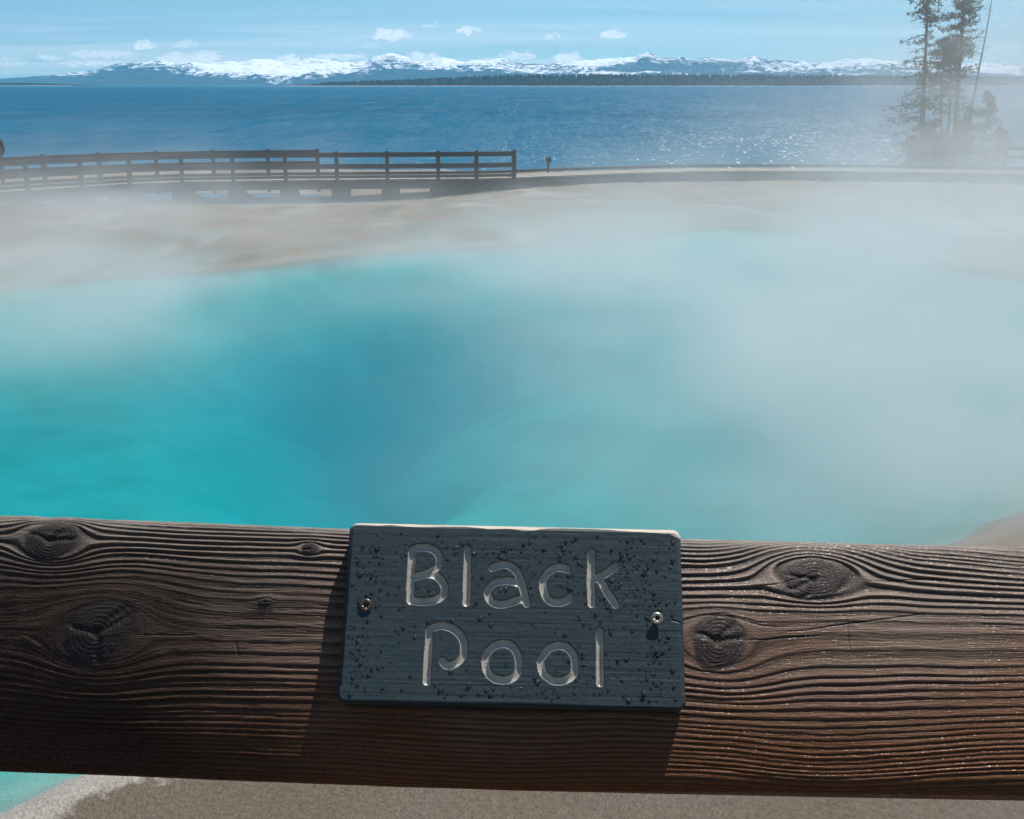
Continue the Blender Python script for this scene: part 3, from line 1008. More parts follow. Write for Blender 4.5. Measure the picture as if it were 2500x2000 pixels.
# knots: centre, half sizes in pixels of the photograph turned into rail coordinates
def knot(px, py, rx_, ry_, kind=0):
    a, b = on_plane(px, py, -STH)
    k = 0.95 / F_PX
    return dict(a=a, b=b, rx=rx_ * k, ry=ry_ * k, kind=kind)


KNOTS = [knot(1992, 1418, 82, 58), knot(1752, 1572, 62, 60), knot(238, 1545, 84, 72), knot(135, 1328, 62, 50, 1), knot(756, 1342, 20, 17), knot(648, 1472, 16, 11)]
a_vis = np.arange(-0.47, 0.47, 0.0010)
avals = np.concatenate([np.arange(-1.30, -0.47, 0.006), a_vis, np.arange(0.47, 1.30, 0.006)])
# profile across the rail: front face with eased edges, then the back, as (b, c, normal b, normal c, relief weight)
prof = []
R1, R0_ = 0.013, 0.013
bc = (RB0 + RB1) / 2; hb = (RB1 - RB0) / 2
def face_c(b):
    return RC - 0.009 * ((b - bc) / hb) ** 2
NBOT = 34
for ang in np.linspace(-90, 0, NBOT):                      # bottom back to bottom front (rounded)
    th_ = math.radians(ang)
    prof.append((RB0 + R0_ * (1 - math.cos(math.radians(ang + 90)) ) if False else RB0 + R0_ - R0_ * math.cos(math.radians(ang + 90)), face_c(RB0 + R0_) - R0_ + R0_ * math.sin(math.radians(ang + 90)), -math.cos(math.radians(ang + 90)), math.sin(math.radians(ang + 90)), 0.75))
for b in np.linspace(RB0 + R0_, RB1 - R1, 420)[1:-1]:
    prof.append((b, face_c(b), 0.0, 1.0, 1.0))
for ang in np.linspace(0, 90, 40):
    q = math.radians(ang)
    prof.append((RB1 - R1 + R1 * math.sin(q), face_c(RB1 - R1) - R1 + R1 * math.cos(q), math.sin(q), math.cos(q), 0.8))
prof.append((RB1, RC - RTH * .6, 1, 0, .0)); prof.append((RB1 - .006, RC - RTH, .7, -.7, 0))
prof.append((RB0 + .006, RC - RTH, -.7, -.7, 0)); prof.append((RB0, RC - RTH * .7, -1, 0, 0))
prof = np.array(prof)
PB = prof[:, 0]; PC = prof[:, 1]; NB = prof[:, 2]; NC = prof[:, 3]; PW = prof[:, 4]
# arc length coordinate so the grain carries over the eased edges
S = np.concatenate([[0], np.cumsum(np.hypot(np.diff(PB), np.diff(PC)))])
s_face = S[NBOT + 200] - PB[NBOT + 200]
A, SB = np.meshgrid(avals, S - s_face)
Bf = np.meshgrid(avals, PB)[1]
bb = SB.copy()

# stream lines of the grain, bent round the knots
psi = bb + 0.0055 * (fbm(A * 5.0, bb * 5, 101, 3) - 0.5) * 2 + 0.0012 * (fbm(A * 22, bb * 16, 103, 3) - .5)
psi = psi + 0.0105 * np.exp(-((A - KNOTS[0]['a'] - 0.004) / 0.085) ** 2 - ((bb - RB0 - .020) / .048) ** 2)
k1, k2, k3, k4 = KNOTS[:4]
psi = psi - 0.016 * np.exp(-((A - k1['a'] - .004) / 0.055) ** 2 - ((bb - k1['b'] - .022) / .034) ** 2)
psi = psi + 0.010 * np.exp(-((A - k2['a'] - .004) / 0.050) ** 2 - ((bb - k2['b'] + .024) / .034) ** 2)
psi = psi - 0.009 * np.exp(-((A - k3['a']) / 0.060) ** 2 - ((bb - k3['b'] - .032) / .030) ** 2)
psi = psi + 0.009 * np.exp(-((A - k3['a']) / 0.060) ** 2 - ((bb - k3['b'] + .034) / .030) ** 2)
psi = psi + 0.008 * np.exp(-((A - k4['a'] - .01) / 0.040) ** 2 - ((bb - k4['b'] + .024) / .024) ** 2)
psi = psi + 0.030 * sstep(.02, .25, A - k1['a']) * np.exp(-((bb - k1['b'] - .012) / .035) ** 2) * .35
kr = []
for k in KNOTS:
    X = (A - k['a']); Y = (bb - k['b'])
    sx_ = 1.5
    r2 = (X / (k['rx'] * sx_)) ** 2 + (Y / k['ry']) ** 2
    psi = psi - Y * np.exp(-0.75 * np.maximum(r2 - 0.6, 0)) * np.clip(1.0 / (r2 + 0.05), 0, 1.0) * 0.92
    rr_ = np.sqrt((X / k['rx']) ** 2 + ((Y - .18 * X) / k['ry']) ** 2) * (1 + 0.24 * (fbm(A * 38, bb * 38, 131, 3) - .5) * 2)
    kr.append(rr_)
# growth rings across the face: spacing varies, wide soft band in the middle
vv = (psi - RB0) / (RB1 - RB0)
dens_v = np.linspace(-0.3, 1.3, 600)
sp = np.interp(dens_v, [-0.3, 0.0, 0.12, 0.28, 0.42, 0.52, 0.60, 0.72, 0.85, 1.0, 1.3], [3.4, 3.4, 3.8, 4.9, 6.6, 10.5, 10.0, 6.2, 5.2, 4.6, 4.4]) * 1e-3
cum = np.concatenate([[0], np.cumsum((RB1 - RB0) * np.diff(dens_v) / sp[:-1])])
phi = np.interp(vv, dens_v, cum)
phi = phi + 1.5 * (vnoise(vv * 11, A * 0.9, 141) - .5) + 0.6 * (vnoise(vv * 26, A * 2.2, 143) - .5)
ringi = np.floor(phi)
fr_ = phi - ringi
rnd = hash2(ringi, ringi * 0 + 3, 9)
rnd2 = hash2(ringi, ringi * 0 + 7, 19)
pw = np.interp(vv, [0, .3, .5, .7, .85, 1], [.6, .5, .5, .9, 1.5, 1.6])
lo = 0.18 + 0.12 * rnd
rise = sstep(0, 1, np.clip(fr_ / lo, 0, 1)); fallq = sstep(0, 1, np.clip((1 - fr_) / (1 - lo), 0, 1))
ridge = np.where(fr_ < lo, rise, fallq) ** pw
amp = np.interp(vv, [0, .1, .3, .45, .55, .62, .75, 1], [.60, .75, .95, .75, .22, .22, .75, .80]) * 1e-3
amp = amp * (0.55 + 0.7 * rnd2) * (0.6 + 0.8 * fbm(A * 9, bb * 30, 151, 3))
sparse = fbm(A * 3.2, bb * 12, 155, 3)
amp = amp * (0.45 + 0.9 * sstep(.32, .6, sparse))
hgt = 1.45 * amp * (ridge - 0.5)
tone = 0.25 + 0.55 * ridge
knotmask = np.zeros_like(A)
for k, rr_ in zip(KNOTS, kr):
    inside = sstep(1.15, 0.80, rr_)
    ang = np.arctan2((bb - k['b']) / k['ry'], (A - k['a']) / k['rx'])
    rings = 0.5 + 0.5 * np.cos(rr_ * 2 * math.pi * 7 + 1.5 * np.sin(ang * 2))
    crack = np.zeros_like(A)
    rs = np.random.default_rng(int(k['rx'] * 1e5))
    for c0 in rs.uniform(-math.pi, math.pi, int(rs.integers(1, 5))):
        dd = np.abs(np.angle(np.exp(1j * (ang - c0 - 0.5 * (fbm(rr_ * 3, ang * 0 + c0 * 7, 171, 2) - .5)))))
        crack = np.maximum(crack, np.exp(-(dd * rr_ * 9) ** 2) * (rr_ < 1.0 + 0.25 * rs.random()) * (rr_ > .05))
    kh = 0.00026 * (rings - .5) - 0.0010 * crack + 0.0007 * (1 - rr_ ** 2) * (rr_ < 1) - 0.0003 * np.exp(-((rr_ - 1.0) / .05) ** 2) - 0.0018 * np.exp(-(rr_ / .16) ** 2)
    hgt = hgt * (1 - inside) + kh * inside - 0.0002 * np.exp(-((rr_ - 1.04) / .06) ** 2)
    # the swelling of the wood round a knot
    hgt = hgt + 0.0016 * np.exp(-(rr_ / 1.8) ** 2)
    tone = tone * (1 - inside) + inside * (0.22 + 0.16 * rings - 0.2 * crack)
    knotmask = np.maximum(knotmask, sstep(1.35, .85, rr_))
# long drying checks
for (px0, py0, px1, py1) in [(1840, 1435, 1905, 1432), (1905, 1432, 2010, 1395), (1820, 1572, 2010, 1560), (2120, 1425, 2330, 1418), (1905, 1555, 2290, 1505), (330, 1553, 480, 1552), (575, 1570, 582, 1605), (2070, 1520, 2078, 1600)]:
    a0, b0 = on_plane(px0, py0, -STH); a1, b1 = on_plane(px1, py1, -STH)
    tt = np.clip(((A - a0) * (a1 - a0) + (bb - b0) * (b1 - b0)) / ((a1 - a0) ** 2 + (b1 - b0) ** 2), 0, 1)
    wv = 0.0006 * (fbm(A * 90, A * 0, 181, 2) - .5) * 2
    dd = np.hypot(A - a0 - tt * (a1 - a0), bb - b0 - tt * (b1 - b0) + wv)
    cr = np.exp(-(dd / 0.00055) ** 2) * np.sin(np.clip(tt, 0.02, .98) * math.pi) ** .5
    hgt -= 0.0009 * cr
    tone -= 0.3 * cr
# fibre and larger unevenness
hgt += 0.00022 * (fbm(A * 60, psi * 1300, 191, 3) - .5) * 2 - 0.0004 * sstep(.66, .74, fbm(A * 14, psi * 520, 195, 2)) * sstep(.5, .62, fbm(A * 6, bb * 20, 196, 2)) + 0.0022 * (fbm(A * 7, bb * 9, 193, 3) - .5)
# nicks along the top edge
hgt -= 0.0016 * sstep(.62, .8, fbm(A * 34, A * 0 + 2, 197, 3)) * sstep(RB1 - .016, RB1 - .004, bb)
hgt = hgt * PW[:, None]
Bp = PB[:, None] + NB[:, None] * hgt
Cp = PC[:, None] + NC[:, None] * hgt
# the rail has dried with a twist: its left end faces more upright than its right end
tw = np.radians(np.interp(A, [-1.3, -.47, -.15, .1, .47, 1.3], [-17, -14.0, -5.0, 0.0, 7.0, 9]))
cc = Cp - RC
db = Bp - bc
Bp = bc + db * np.cos(tw) + cc * np.sin(tw)
Cp = RC + cc * np.cos(tw) - db * np.sin(tw)
# gentle bow along the length
Bp = Bp + np.interp(A, [-1.3, -.47, 0, .47, 1.3], [.004, .001, 0, .0065, .012])
V = np.stack([A, Bp, Cp], -1).reshape(-1, 3)
nr, nc_ = A.shape
Q = grid_quads(nr, nc_)
i = np.arange(nc_ - 1)
wrap = np.stack([(nr - 1) * nc_ + i, (nr - 1) * nc_ + i + 1, i + 1, i], -1)
Q = np.concatenate([Q, wrap])[:, ::-1]
me = mesh_np('rail_board', V, Q)
set_attr(me, 'tone', tone)
set_attr(me, 'across', np.clip(vv, 0, 1) if False else np.broadcast_to(((PB - RB0) / (RB1 - RB0))[:, None], A.shape))
set_attr(me, 'knot', knotmask)
m_rail, t, out = material('weathered_rail_wood')
o_ = t.obj()
tone_ = t.attr('tone').outputs['Fac']; acr = t.attr('across').outputs['Fac']; kn = t.attr('knot').outputs['Fac']
fib = t.noise(t.mapping(o_, scale=(60, 900, 60)), 1.0, 4, 0.65)
fleck = t.noise(t.mapping(o_, scale=(500, 900, 500)), 1.0, 2, 0.6)
blot = t.noise(t.mapping(o_, scale=(7, 14, 7)), 1.0, 4, 0.6)
grey = t.mix(t.math('POWER', tone_, 1.3), (0.012, 0.010, 0.009), (0.46, 0.38, 0.32))
warm = t.mix(tone_, (0.010, 0.005, 0.003), (0.25, 0.094, 0.032))
wf = t.math('ADD', t.maprange(acr, 0.95, 0.05, 0.1, 1.1), t.math('MULTIPLY', t.math('SUBTRACT', blot, 0.5), 0.9), clamp=True)
c = t.mix(wf, grey, warm)
sxr = t.n('ShaderNodeSeparateXYZ'); t.put(sxr.inputs[0], o_)
left_shade = t.math('ADD', t.maprange(sxr.outputs['X'], -0.05, -0.36, 0.0, 1.0), t.math('MULTIPLY', t.math('SUBTRACT', blot, 0.5), 0.8))
left_shade = t.math('MULTIPLY', t.maprange(left_shade, 0.15, 0.8, 0, 0.82, True), t.maprange(acr, 1.0, 0.66, 0.15, 1.0, True))
c = t.mix(left_shade, c, (0.022, 0.009, 0.004))                 # dim left end of the rail: shade put into the wood colour
c = t.mix(t.maprange(acr, 0.955, 1.0, 0.0, 0.55), c, (0.30, 0.27, 0.24))  # sunlit top rim, its brightness painted into the wood
c = t.mix(t.math('MULTIPLY', kn, 0.7), c, (0.028, 0.026, 0.027))
c = t.mix(t.maprange(fib, 0.35, 0.7, 0.45, 0.0), c, (0.012, 0.009, 0.008))
rg = t.maprange(t.noise(t.mapping(o_, scale=(9, 20, 9)), 1.0, 3, 0.6), 0.35, 0.65, 0.34, 0.62)
nb_ = t.bump(t.math('ADD', t.math('MULTIPLY', fib, 0.9), t.math('MULTIPLY', fleck, 0.7)), 0.75, 0.0007)
wet = t.math('MULTIPLY', t.maprange(fleck, 0.56, 0.64, 0, 1, True), t.maprange(blot, 0.36, 0.55, 0.0, 1.0, True))
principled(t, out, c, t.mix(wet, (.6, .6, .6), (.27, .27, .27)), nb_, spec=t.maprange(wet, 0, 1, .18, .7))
rail = empty('viewing_rail', SO + SU * (RB0 - .9))
tag(rail, 'thick weathered brown timber rail with knots and deep grain carrying the pool sign', 'railing')
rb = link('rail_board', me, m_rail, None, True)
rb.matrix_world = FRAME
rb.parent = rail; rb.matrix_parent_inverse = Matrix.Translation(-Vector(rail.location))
# posts that carry it, beyond both sides of the view
for ax_ in (-1.12, 1.12):
    pt = FRAME @ Vector((ax_, bc, RC - RTH))
    po = MB().beam((pt.x, pt.y + .11, ground_at(pt.x, pt.y) - .2), (pt.x, pt.y + .11, pt.z + .05), .14, .14, up=(1, 0, 0)).build('post', m_timber)
    po.parent = rail; po.matrix_parent_inverse = Matrix.Translation(-Vector(rail.location))

# the deck the viewer stands on, just below the picture
mb = MB()
for k in range(11):
    y0 = -0.95 + k * 0.155
    mb.beam((-3.2, y0, 1.55), (3.2, y0, 1.55), .145, .045, bev=.004)
for x_ in (-2.2, 0, 2.2):
    mb.beam((x_, -.95, 1.44), (x_, .62, 1.44), .09, .16)
    mb.beam((x_, .5, -.2), (x_, .5, 1.36), .15, .15, up=(1, 0, 0)); mb.beam((x_, -.8, -.2), (x_, -.8, 1.36), .15, .15, up=(1, 0, 0))
tag(mb.build('viewing_deck', wood_mat('deck_plank', (0.05, 0.042, 0.036), (0.11, 0.095, 0.082))), kind='structure')

# ---- sign
sign = empty('pool_sign', SO)
tag(sign, 'dark slate painted wooden sign reading Black Pool in pale carved letters', 'sign')
STEP = 0.00042
ga = np.arange(-SW / 2, SW / 2 + STEP / 2, STEP); gb = np.arange(-SH / 2, SH / 2 + STEP / 2, STEP)
GA, GB = np.meshgrid(ga, gb)
CROP = lambda q: on_plane(950 + q[0] * 600 / 2156, 1300 + q[1] * 600 / 2156)
LETTERS = [
    [[(203, 150), (195, 300), (186, 450), (183, 592)],
     [(205, 148), (250, 134), (310, 131), (370, 141), (420, 175), (441, 230), (425, 290), (385, 335), (300, 368), (205, 392)],
     [(330, 362), (400, 375), (450, 410), (483, 470), (480, 530), (445, 575), (380, 597), (300, 605), (188, 598)]],
    [[(690, 142), (684, 380), (677, 615)]],
    [[(907, 308), (940, 292), (1000, 281), (1050, 286), (1100, 320), (1140, 380), (1165, 450), (1186, 540), (1207, 622)],
     [(1150, 450), (1080, 427), (1000, 426), (930, 440), (882, 480), (864, 530), (882, 588), (930, 622), (1000, 629), (1080, 610), (1140, 588), (1188, 588)]],
    [[(1562, 322), (1520, 309), (1460, 311), (1400, 342), (1358, 400), (1350, 470), (1372, 556), (1420, 602), (1490, 614), (1550, 600), (1588, 567)]],
    [[(1778, 168), (1768, 400), (1777, 625)], [(1988, 292), (1900, 360), (1800, 408)], [(1852, 412), (1912, 520), (1986, 630)]],
    [[(355, 852), (345, 1000), (336, 1150), (328, 1306)],
     [(357, 850), (420, 823), (490, 820), (570, 850), (630, 910), (655, 980), (650, 1060), (610, 1130), (550, 1163), (495, 1158), (468, 1128)]],
    [[(985, 977), (1060, 987), (1110, 1040), (1138, 1120), (1130, 1210), (1090, 1272), (1010, 1297), (920, 1278), (862, 1220), (844, 1140), (862, 1060), (915, 1000), (985, 977)]],
    [[(1480, 992), (1550, 1002), (1608, 1060), (1630, 1140), (1620, 1230), (1580, 1280), (1500, 1303), (1420, 1288), (1352, 1230), (1332, 1150), (1347, 1090), (1400, 1020), (1480, 992)]],
    [[(1848, 862), (1850, 1090), (1851, 1318)]]]
HWID = 0.00322
owner = np.full(GA.shape, -1)
dmin = np.full(GA.shape, 1.0)
for li, strokes in enumerate(LETTERS):
    dl = np.full(GA.shape, 1.0)
    for st in strokes:
        closed = st[0] == st[-1]
        pts = [CROP(q) for q in (catmull(st[:-1], 5, True) if closed else catmull(st, 5))]
        if closed:
            pts.append(pts[0])
        for (ax_, ay_), (bx_, by_) in zip(pts[:-1], pts[1:]):
            x0, x1 = min(ax_, bx_) - .006, max(ax_, bx_) + .006
            y0, y1 = min(ay_, by_) - .006, max(ay_, by_) + .006
            i0, i1 = np.searchsorted(gb, [y0, y1]); j0, j1 = np.searchsorted(ga, [x0, x1])
            X = GA[i0:i1, j0:j1]; Y = GB[i0:i1, j0:j1]
            ex, ey = bx_ - ax_, by_ - ay_
            tt = np.clip(((X - ax_) * ex + (Y - ay_) * ey) / (ex * ex + ey * ey + 1e-15), 0, 1)
            d = np.hypot(X - ax_ - tt * ex, Y - ay_ - tt * ey)
            dl[i0:i1, j0:j1] = np.minimum(dl[i0:i1, j0:j1], d)
    dl = dl + 0.00016 * (fbm(GA * 420, GB * 420, 211 + li, 3) - .5) * 2
    sel = dl < dmin
    owner[sel & (dl < HWID)] = li
    dmin = np.minimum(dmin, dl)
groove = np.clip((HWID - dmin) / 0.00125, 0, 1) ** 0.8 * (0.86 + 0.14 * np.clip(1 - dmin / HWID, 0, 1))
# board surface: brushed paint over shallow grain, then chamfered edges and softened corners
edge = np.minimum(np.minimum(SW / 2 - np.abs(GA), (SH / 2 - np.abs(GB))), 1)
cr_ = 0.007
qx = np.maximum(np.abs(GA) - (SW / 2 - cr_), 0); qy = np.maximum(np.abs(GB) - (SH / 2 - cr_), 0)
edge = np.where((qx > 0) & (qy > 0), cr_ - np.hypot(qx, qy), edge)
edge = np.maximum(edge, 0) + 0.0007 * (fbm(GA * 55, GB * 55, 221, 3) - .5)
CH = np.where(GB < -SH / 2 + .012, 0.0022, 0.0042)
cham = np.clip(edge / CH, 0, 1)
gl_ = (fbm(GA * 10, GB * 560, 231, 3) - .5) * np.interp(GB, [-.07, -.02, .02, .07], [1.0, .8, .35, .35])
lines = sstep(.55, .75, fbm(GA * 9, GB * 300, 237, 2))
hs = 0.00024 * gl_ - 0.00009 * lines + 0.00022 * (fbm(GA * 220, GB * 300, 233, 3) - .5) - 0.0036 * groove
crk = on_plane(1642, 1515); crk2 = on_plane(1664, 1521)
tt = np.clip((GA - crk[0]) / (crk2[0] - crk[0]), 0, 1)
crd = np.abs(GB - (crk[1] + (crk2[1] - crk[1]) * tt)) + 10 * ((GA < crk[0] - .001))
hs -= 0.0009 * np.exp(-(crd / 0.00045) ** 2)
C_ = hs - 0.0055 * (1 - sstep(0, 1, cham)) ** 1.3
inside = (edge > -1)
# pull the outermost corner points in so the outline is rounded
sc = np.ones_like(GA)
rad = np.hypot(qx, qy)
over = (qx > 0) & (qy > 0) & (rad > cr_)
fx = np.where(over, cr_ / np.maximum(rad, 1e-9), 1)
PX_ = np.sign(GA) * (np.minimum(np.abs(GA), SW / 2 - cr_) + qx * fx)
PY_ = np.sign(GB) * (np.minimum(np.abs(GB), SH / 2 - cr_) + qy * fx)
V = np.stack([PX_, PY_, C_], -1).reshape(-1, 3)
nr, nc_ = GA.shape
Q = grid_quads(nr, nc_)
fo = owner.reshape(-1)[Q]
face_owner = np.where((fo == fo[:, :1]).all(1), fo[:, 0], -1)
bare = np.clip(sstep(SH / 2 - .0062, SH / 2 - .0012, PY_ + .0040 * (fbm(GA * 26, GB * 0, 241, 3) - .5) * 2) + sstep(.010, .004, np.hypot(GA - SW / 2 + .002, GB - SH / 2 + .001)) + .6 * np.exp(-(crd / .0008) ** 2) * (GA > crk[0] - .002) * (GA < crk[0] + .005), 0, 1)
m_sign, t, out = material('slate_paint')
o_ = t.obj()
br = t.attr('bare').outputs['Fac']
g1 = t.noise(t.mapping(o_, scale=(25, 420, 25)), 1.0, 4, 0.6)
g2 = t.noise(t.mapping(o_, scale=(300, 1400, 300)), 1.0, 3, 0.6)
g3 = t.noise(o_, 30, 4, 0.6)
pc = t.mix(t.maprange(g1, 0.3, 0.7), (0.024, 0.042, 0.050), (0.040, 0.060, 0.070))
pc = t.mix(t.maprange(g3, .45, .7, 0, .5), pc, (0.020, 0.026, 0.030))
wd = t.mix(g1, (0.36, 0.29, 0.22), (0.62, 0.54, 0.45))
bf = t.maprange(t.math('ADD', br, t.math('MULTIPLY', t.math('SUBTRACT', g1, 0.5), 0.9)), 0.5, 0.62, 0, 1, True)
pcol = t.mix(bf, pc, wd)
principled(t, out, pcol, t.maprange(g3, .3, .7, .38, .58), t.bump(g2, 0.25, 0.0004), spec=0.4)
m_let, t, out = material('pale_letter_paint')
o_ = t.obj()
g1 = t.noise(o_, 160, 4, 0.6)
g2 = t.noise(t.mapping(o_, scale=(40, 500, 40)), 1.0, 3, .6)
principled(t, out, t.mix(t.maprange(g1, .3, .7), (0.34, 0.325, 0.285), (0.46, 0.44, 0.39)), 0.30, t.bump(g2, .15, .0004), spec=0.6, Coat_Weight=0.8, Coat_Roughness=0.1)


def submesh(name, faces):
    used = np.unique(faces)
    remap = np.zeros(len(V), np.int64); remap[used] = np.arange(len(used))
    me = mesh_np(name, V[used], remap[faces])
    return me, used


me, used = submesh('board_face', Q[face_owner == -1])
set_attr(me, 'bare', bare.reshape(-1)[used])
def put(name, me, mat, parent, smooth=True):
    o = link(name, me, mat, None, smooth)
    o.matrix_world = FRAME
    o.parent = parent; o.matrix_parent_inverse = Matrix.Translation(-SO)
    return o
put('board_face', me, m_sign, sign)
for li in range(len(LETTERS)):
    me, used = submesh('letter', Q[face_owner == li])
    put('letter', me, m_let, sign)
# body of the board behind the face
bi = np.concatenate([np.arange(nc_), np.arange(1, nr) * nc_ + nc_ - 1, (nr - 1) * nc_ + np.arange(nc_ - 2, -1, -1), np.arange(nr - 2, 0, -1) * nc_])
rimv = V[bi]
n = len(bi)
back = rimv.copy(); back[:, 2] = -STH
VB = np.concatenate([rimv, back, [[0, 0, -STH]]])
i = np.arange(n); j = (i + 1) % n
me = mesh_np('board_body', VB, np.stack([i, n + i, n + j, j], -1), np.stack([n + j, n + i, np.full(n, 2 * n)], -1))
set_attr(me, 'bare', np.concatenate([bare.reshape(-1)[bi], bare.reshape(-1)[bi], [0]]))
put('board_body', me, m_sign, sign, False)

# screws
m_steel, t, out = material('zinc_screw')
g = t.noise(t.obj(), 900, 3, .6)
principled(t, out, t.mix(t.maprange(g, .4, .65), (0.55, 0.50, 0.42), (0.30, 0.25, 0.19)), 0.38, metal=.85)
m_rust, t, out = material('dark_screw')
g = t.noise(t.obj(), 900, 3, .6)
principled(t, out, t.mix(t.maprange(g, .4, .65), (0.09, 0.065, 0.05), (0.20, 0.16, 0.13)), 0.35, metal=.7)
m_hole, t, out = material('screw_recess')
principled(t, out, (0.05, 0.03, 0.02), .7)


def screw(px, py, lift, r, mat, label):
    a, b = on_plane(px, py, lift)
    bm = bmesh.new()
    K = 48
    def ring(rf, z):
        return [bm.verts.new((rf(2 * math.pi * k / K) * math.cos(2 * math.pi * k / K), rf(2 * math.pi * k / K) * math.sin(2 * math.pi * k / K), z)) for k in range(K)]
    star = lambda q: r * (.40 + .11 * math.cos(6 * q))
    rows = [ring(lambda q: r * .35, -lift - .002), ring(lambda q: r * .40, -.0022), ring(lambda q: r * .96, -.0004), ring(lambda q: r, .0), ring(lambda q: r * .93, .0006), ring(lambda q: r * .72, .0008), ring(star, .0007), ring(lambda q: star(q) * .92, -.0016)]
    for A_, B_ in zip(rows[:-1], rows[1:]):
        for k in range(K):
            bm.faces.new((A_[k], A_[(k + 1) % K], B_[(k + 1) % K], B_[k]))
    f = bm.faces.new(rows[-1])
    f.material_index = 1
    for fc in bm.faces:
        if all(v in rows[-1] or v in rows[-2] for v in fc.verts):
            fc.material_index = 1
    bmesh.ops.recalc_face_normals(bm, faces=bm.faces)
    me = bpy.data.meshes.new('screw'); bm.to_mesh(me); bm.free()
    me.materials.append(mat); me.materials.append(m_hole)
    o = link('screw', me, mat, None, True)
    o.matrix_world = FRAME @ Matrix.Translation((a, b, lift)) @ Matrix.Rotation(math.radians(6), 4, 'X')
    o.parent = sign; o.matrix_parent_inverse = Matrix.Translation(-SO)
    o['label'] = label


screw(1604, 1510, .0034, .0048, m_steel, 'bright raised star-drive screw head')
screw(893, 1478, .0012, .0052, m_rust, 'dark sunken star-drive screw head')

# beads of water on the paint
m_drop, t, out = material('water_drop')
g1 = t.n('ShaderNodeBsdfGlossy'); g1.inputs['Roughness'].default_value = 0.13
tr = t.n('ShaderNodeBsdfTransparent'); tr.inputs[0].default_value = (.98, .99, 1.0, 1)
lw = t.n('ShaderNodeFresnel'); lw.inputs[0].default_value = 1.33
mx = t.n('ShaderNodeMixShader')
t.put(mx.inputs[0], lw.outputs[0]); t.t.links.new(tr.outputs[0], mx.inputs[1]); t.t.links.new(g1.outputs[0], mx.inputs[2])
t.t.links.new(mx.outputs[0], out.inputs['Surface'])
rs = np.random.default_rng(77)
bmx = bmesh.new()
bmesh.ops.create_icosphere(bmx, subdivisions=2, radius=1)
iv = np.array([v.co[:] for v in bmx.verts]); it = np.array([[v.index for v in f.verts] for f in bmx.faces])
bmx.free()
DV = []; DT = []; cnt = 0
placed = []
hotspots = [(1560, 1380, 70, 60), (1500, 1460, 90, 60), (1440, 1640, 140, 60), (1330, 1400, 130, 70), (1600, 1620, 50, 90), (880, 1400, 45, 70), (870, 1600, 30, 80), (1240, 1700, 200, 25), (1200, 1350, 200, 20)]
tries = 0
while cnt < 1100 and tries < 9000:
    tries += 1
    if rs.random() < .72:
        h = hotspots[rs.integers(len(hotspots))]
        px, py = rs.normal(h[0], h[2] * .7), rs.normal(h[1], h[3] * .7)
    else:
        px, py = rs.uniform(850, 1660), rs.uniform(1300, 1720)
    a, b = on_plane(px, py)
    if abs(a) > SW / 2 - .006 or abs(b) > SH / 2 - .006:
        continue
    ii = int(np.clip((b + SH / 2) / STEP, 0, nr - 1)); jj = int(np.clip((a + SW / 2) / STEP, 0, nc_ - 1))
    r = 0.00035 + 0.0013 * rs.random() ** 3.0
    if dmin[ii, jj] < HWID + r * .8:
        continue
    if any((a - q[0]) ** 2 + (b - q[1]) ** 2 < (r + q[2]) ** 2 * .8 for q in placed):
        continue
    placed.append((a, b, r))
    sx_, sy_ = r * rs.uniform(.8, 1.5), r * rs.uniform(.8, 1.35)
    v = iv.copy()
    low = np.clip(-v[:, 1], 0, 1)                      # heavier at the lower side, as drops hang
    v[:, 2] = v[:, 2] * (0.46 + .16 * low)
    v[:, 0] *= sx_ * (1 + .12 * low); v[:, 1] *= sy_; v[:, 2] *= r
    v[:, :2] *= (1 + .12 * (rs.random((len(v), 1)) - .5))
    q = rs.uniform(-.5, .5)
    v[:, 0], v[:, 1] = v[:, 0] * math.cos(q) - v[:, 1] * math.sin(q), v[:, 0] * math.sin(q) + v[:, 1] * math.cos(q)
    v += np.array([a, b, C_[ii, jj] + r * .05])
    DV.append(v); DT.append(it + cnt * len(iv))
    cnt += 1
me = mesh_np('water_drops', np.concatenate(DV), None, np.concatenate(DT))
wd_ = put('water_drops', me, m_drop, sign)
wd_['kind'] = 'stuff'

# ------------------------------------------------------------------ air and steam
def box_obj(name, lo, hi, mat):
    x0, y0, z0 = lo; x1, y1, z1 = hi
    v = [(x0, y0, z0), (x1, y0, z0), (x1, y1, z0), (x0, y1, z0), (x0, y0, z1), (x1, y0, z1), (x1, y1, z1), (x0, y1, z1)]
    f = [(0, 3, 2, 1), (4, 5, 6, 7), (0, 1, 5, 4), (1, 2, 6, 5), (2, 3, 7, 6), (3, 0, 4, 7)]
    me = bpy.data.meshes.new(name); me.from_pydata(v, [], f)
    return link(name, me, mat)


m_haze, t, out = material('distance_haze')
pv = t.n('ShaderNodeVolumePrincipled')
pv.inputs['Color'].default_value = (0.20, 0.66, 1.0, 1)
pv.inputs['Density'].default_value = 3.2e-5
t.t.links.new(pv.outputs[0], out.inputs['Volume'])
tag(box_obj('haze', (-23000, -600, -10), (23000, 23000, 1300), m_haze), kind='stuff')

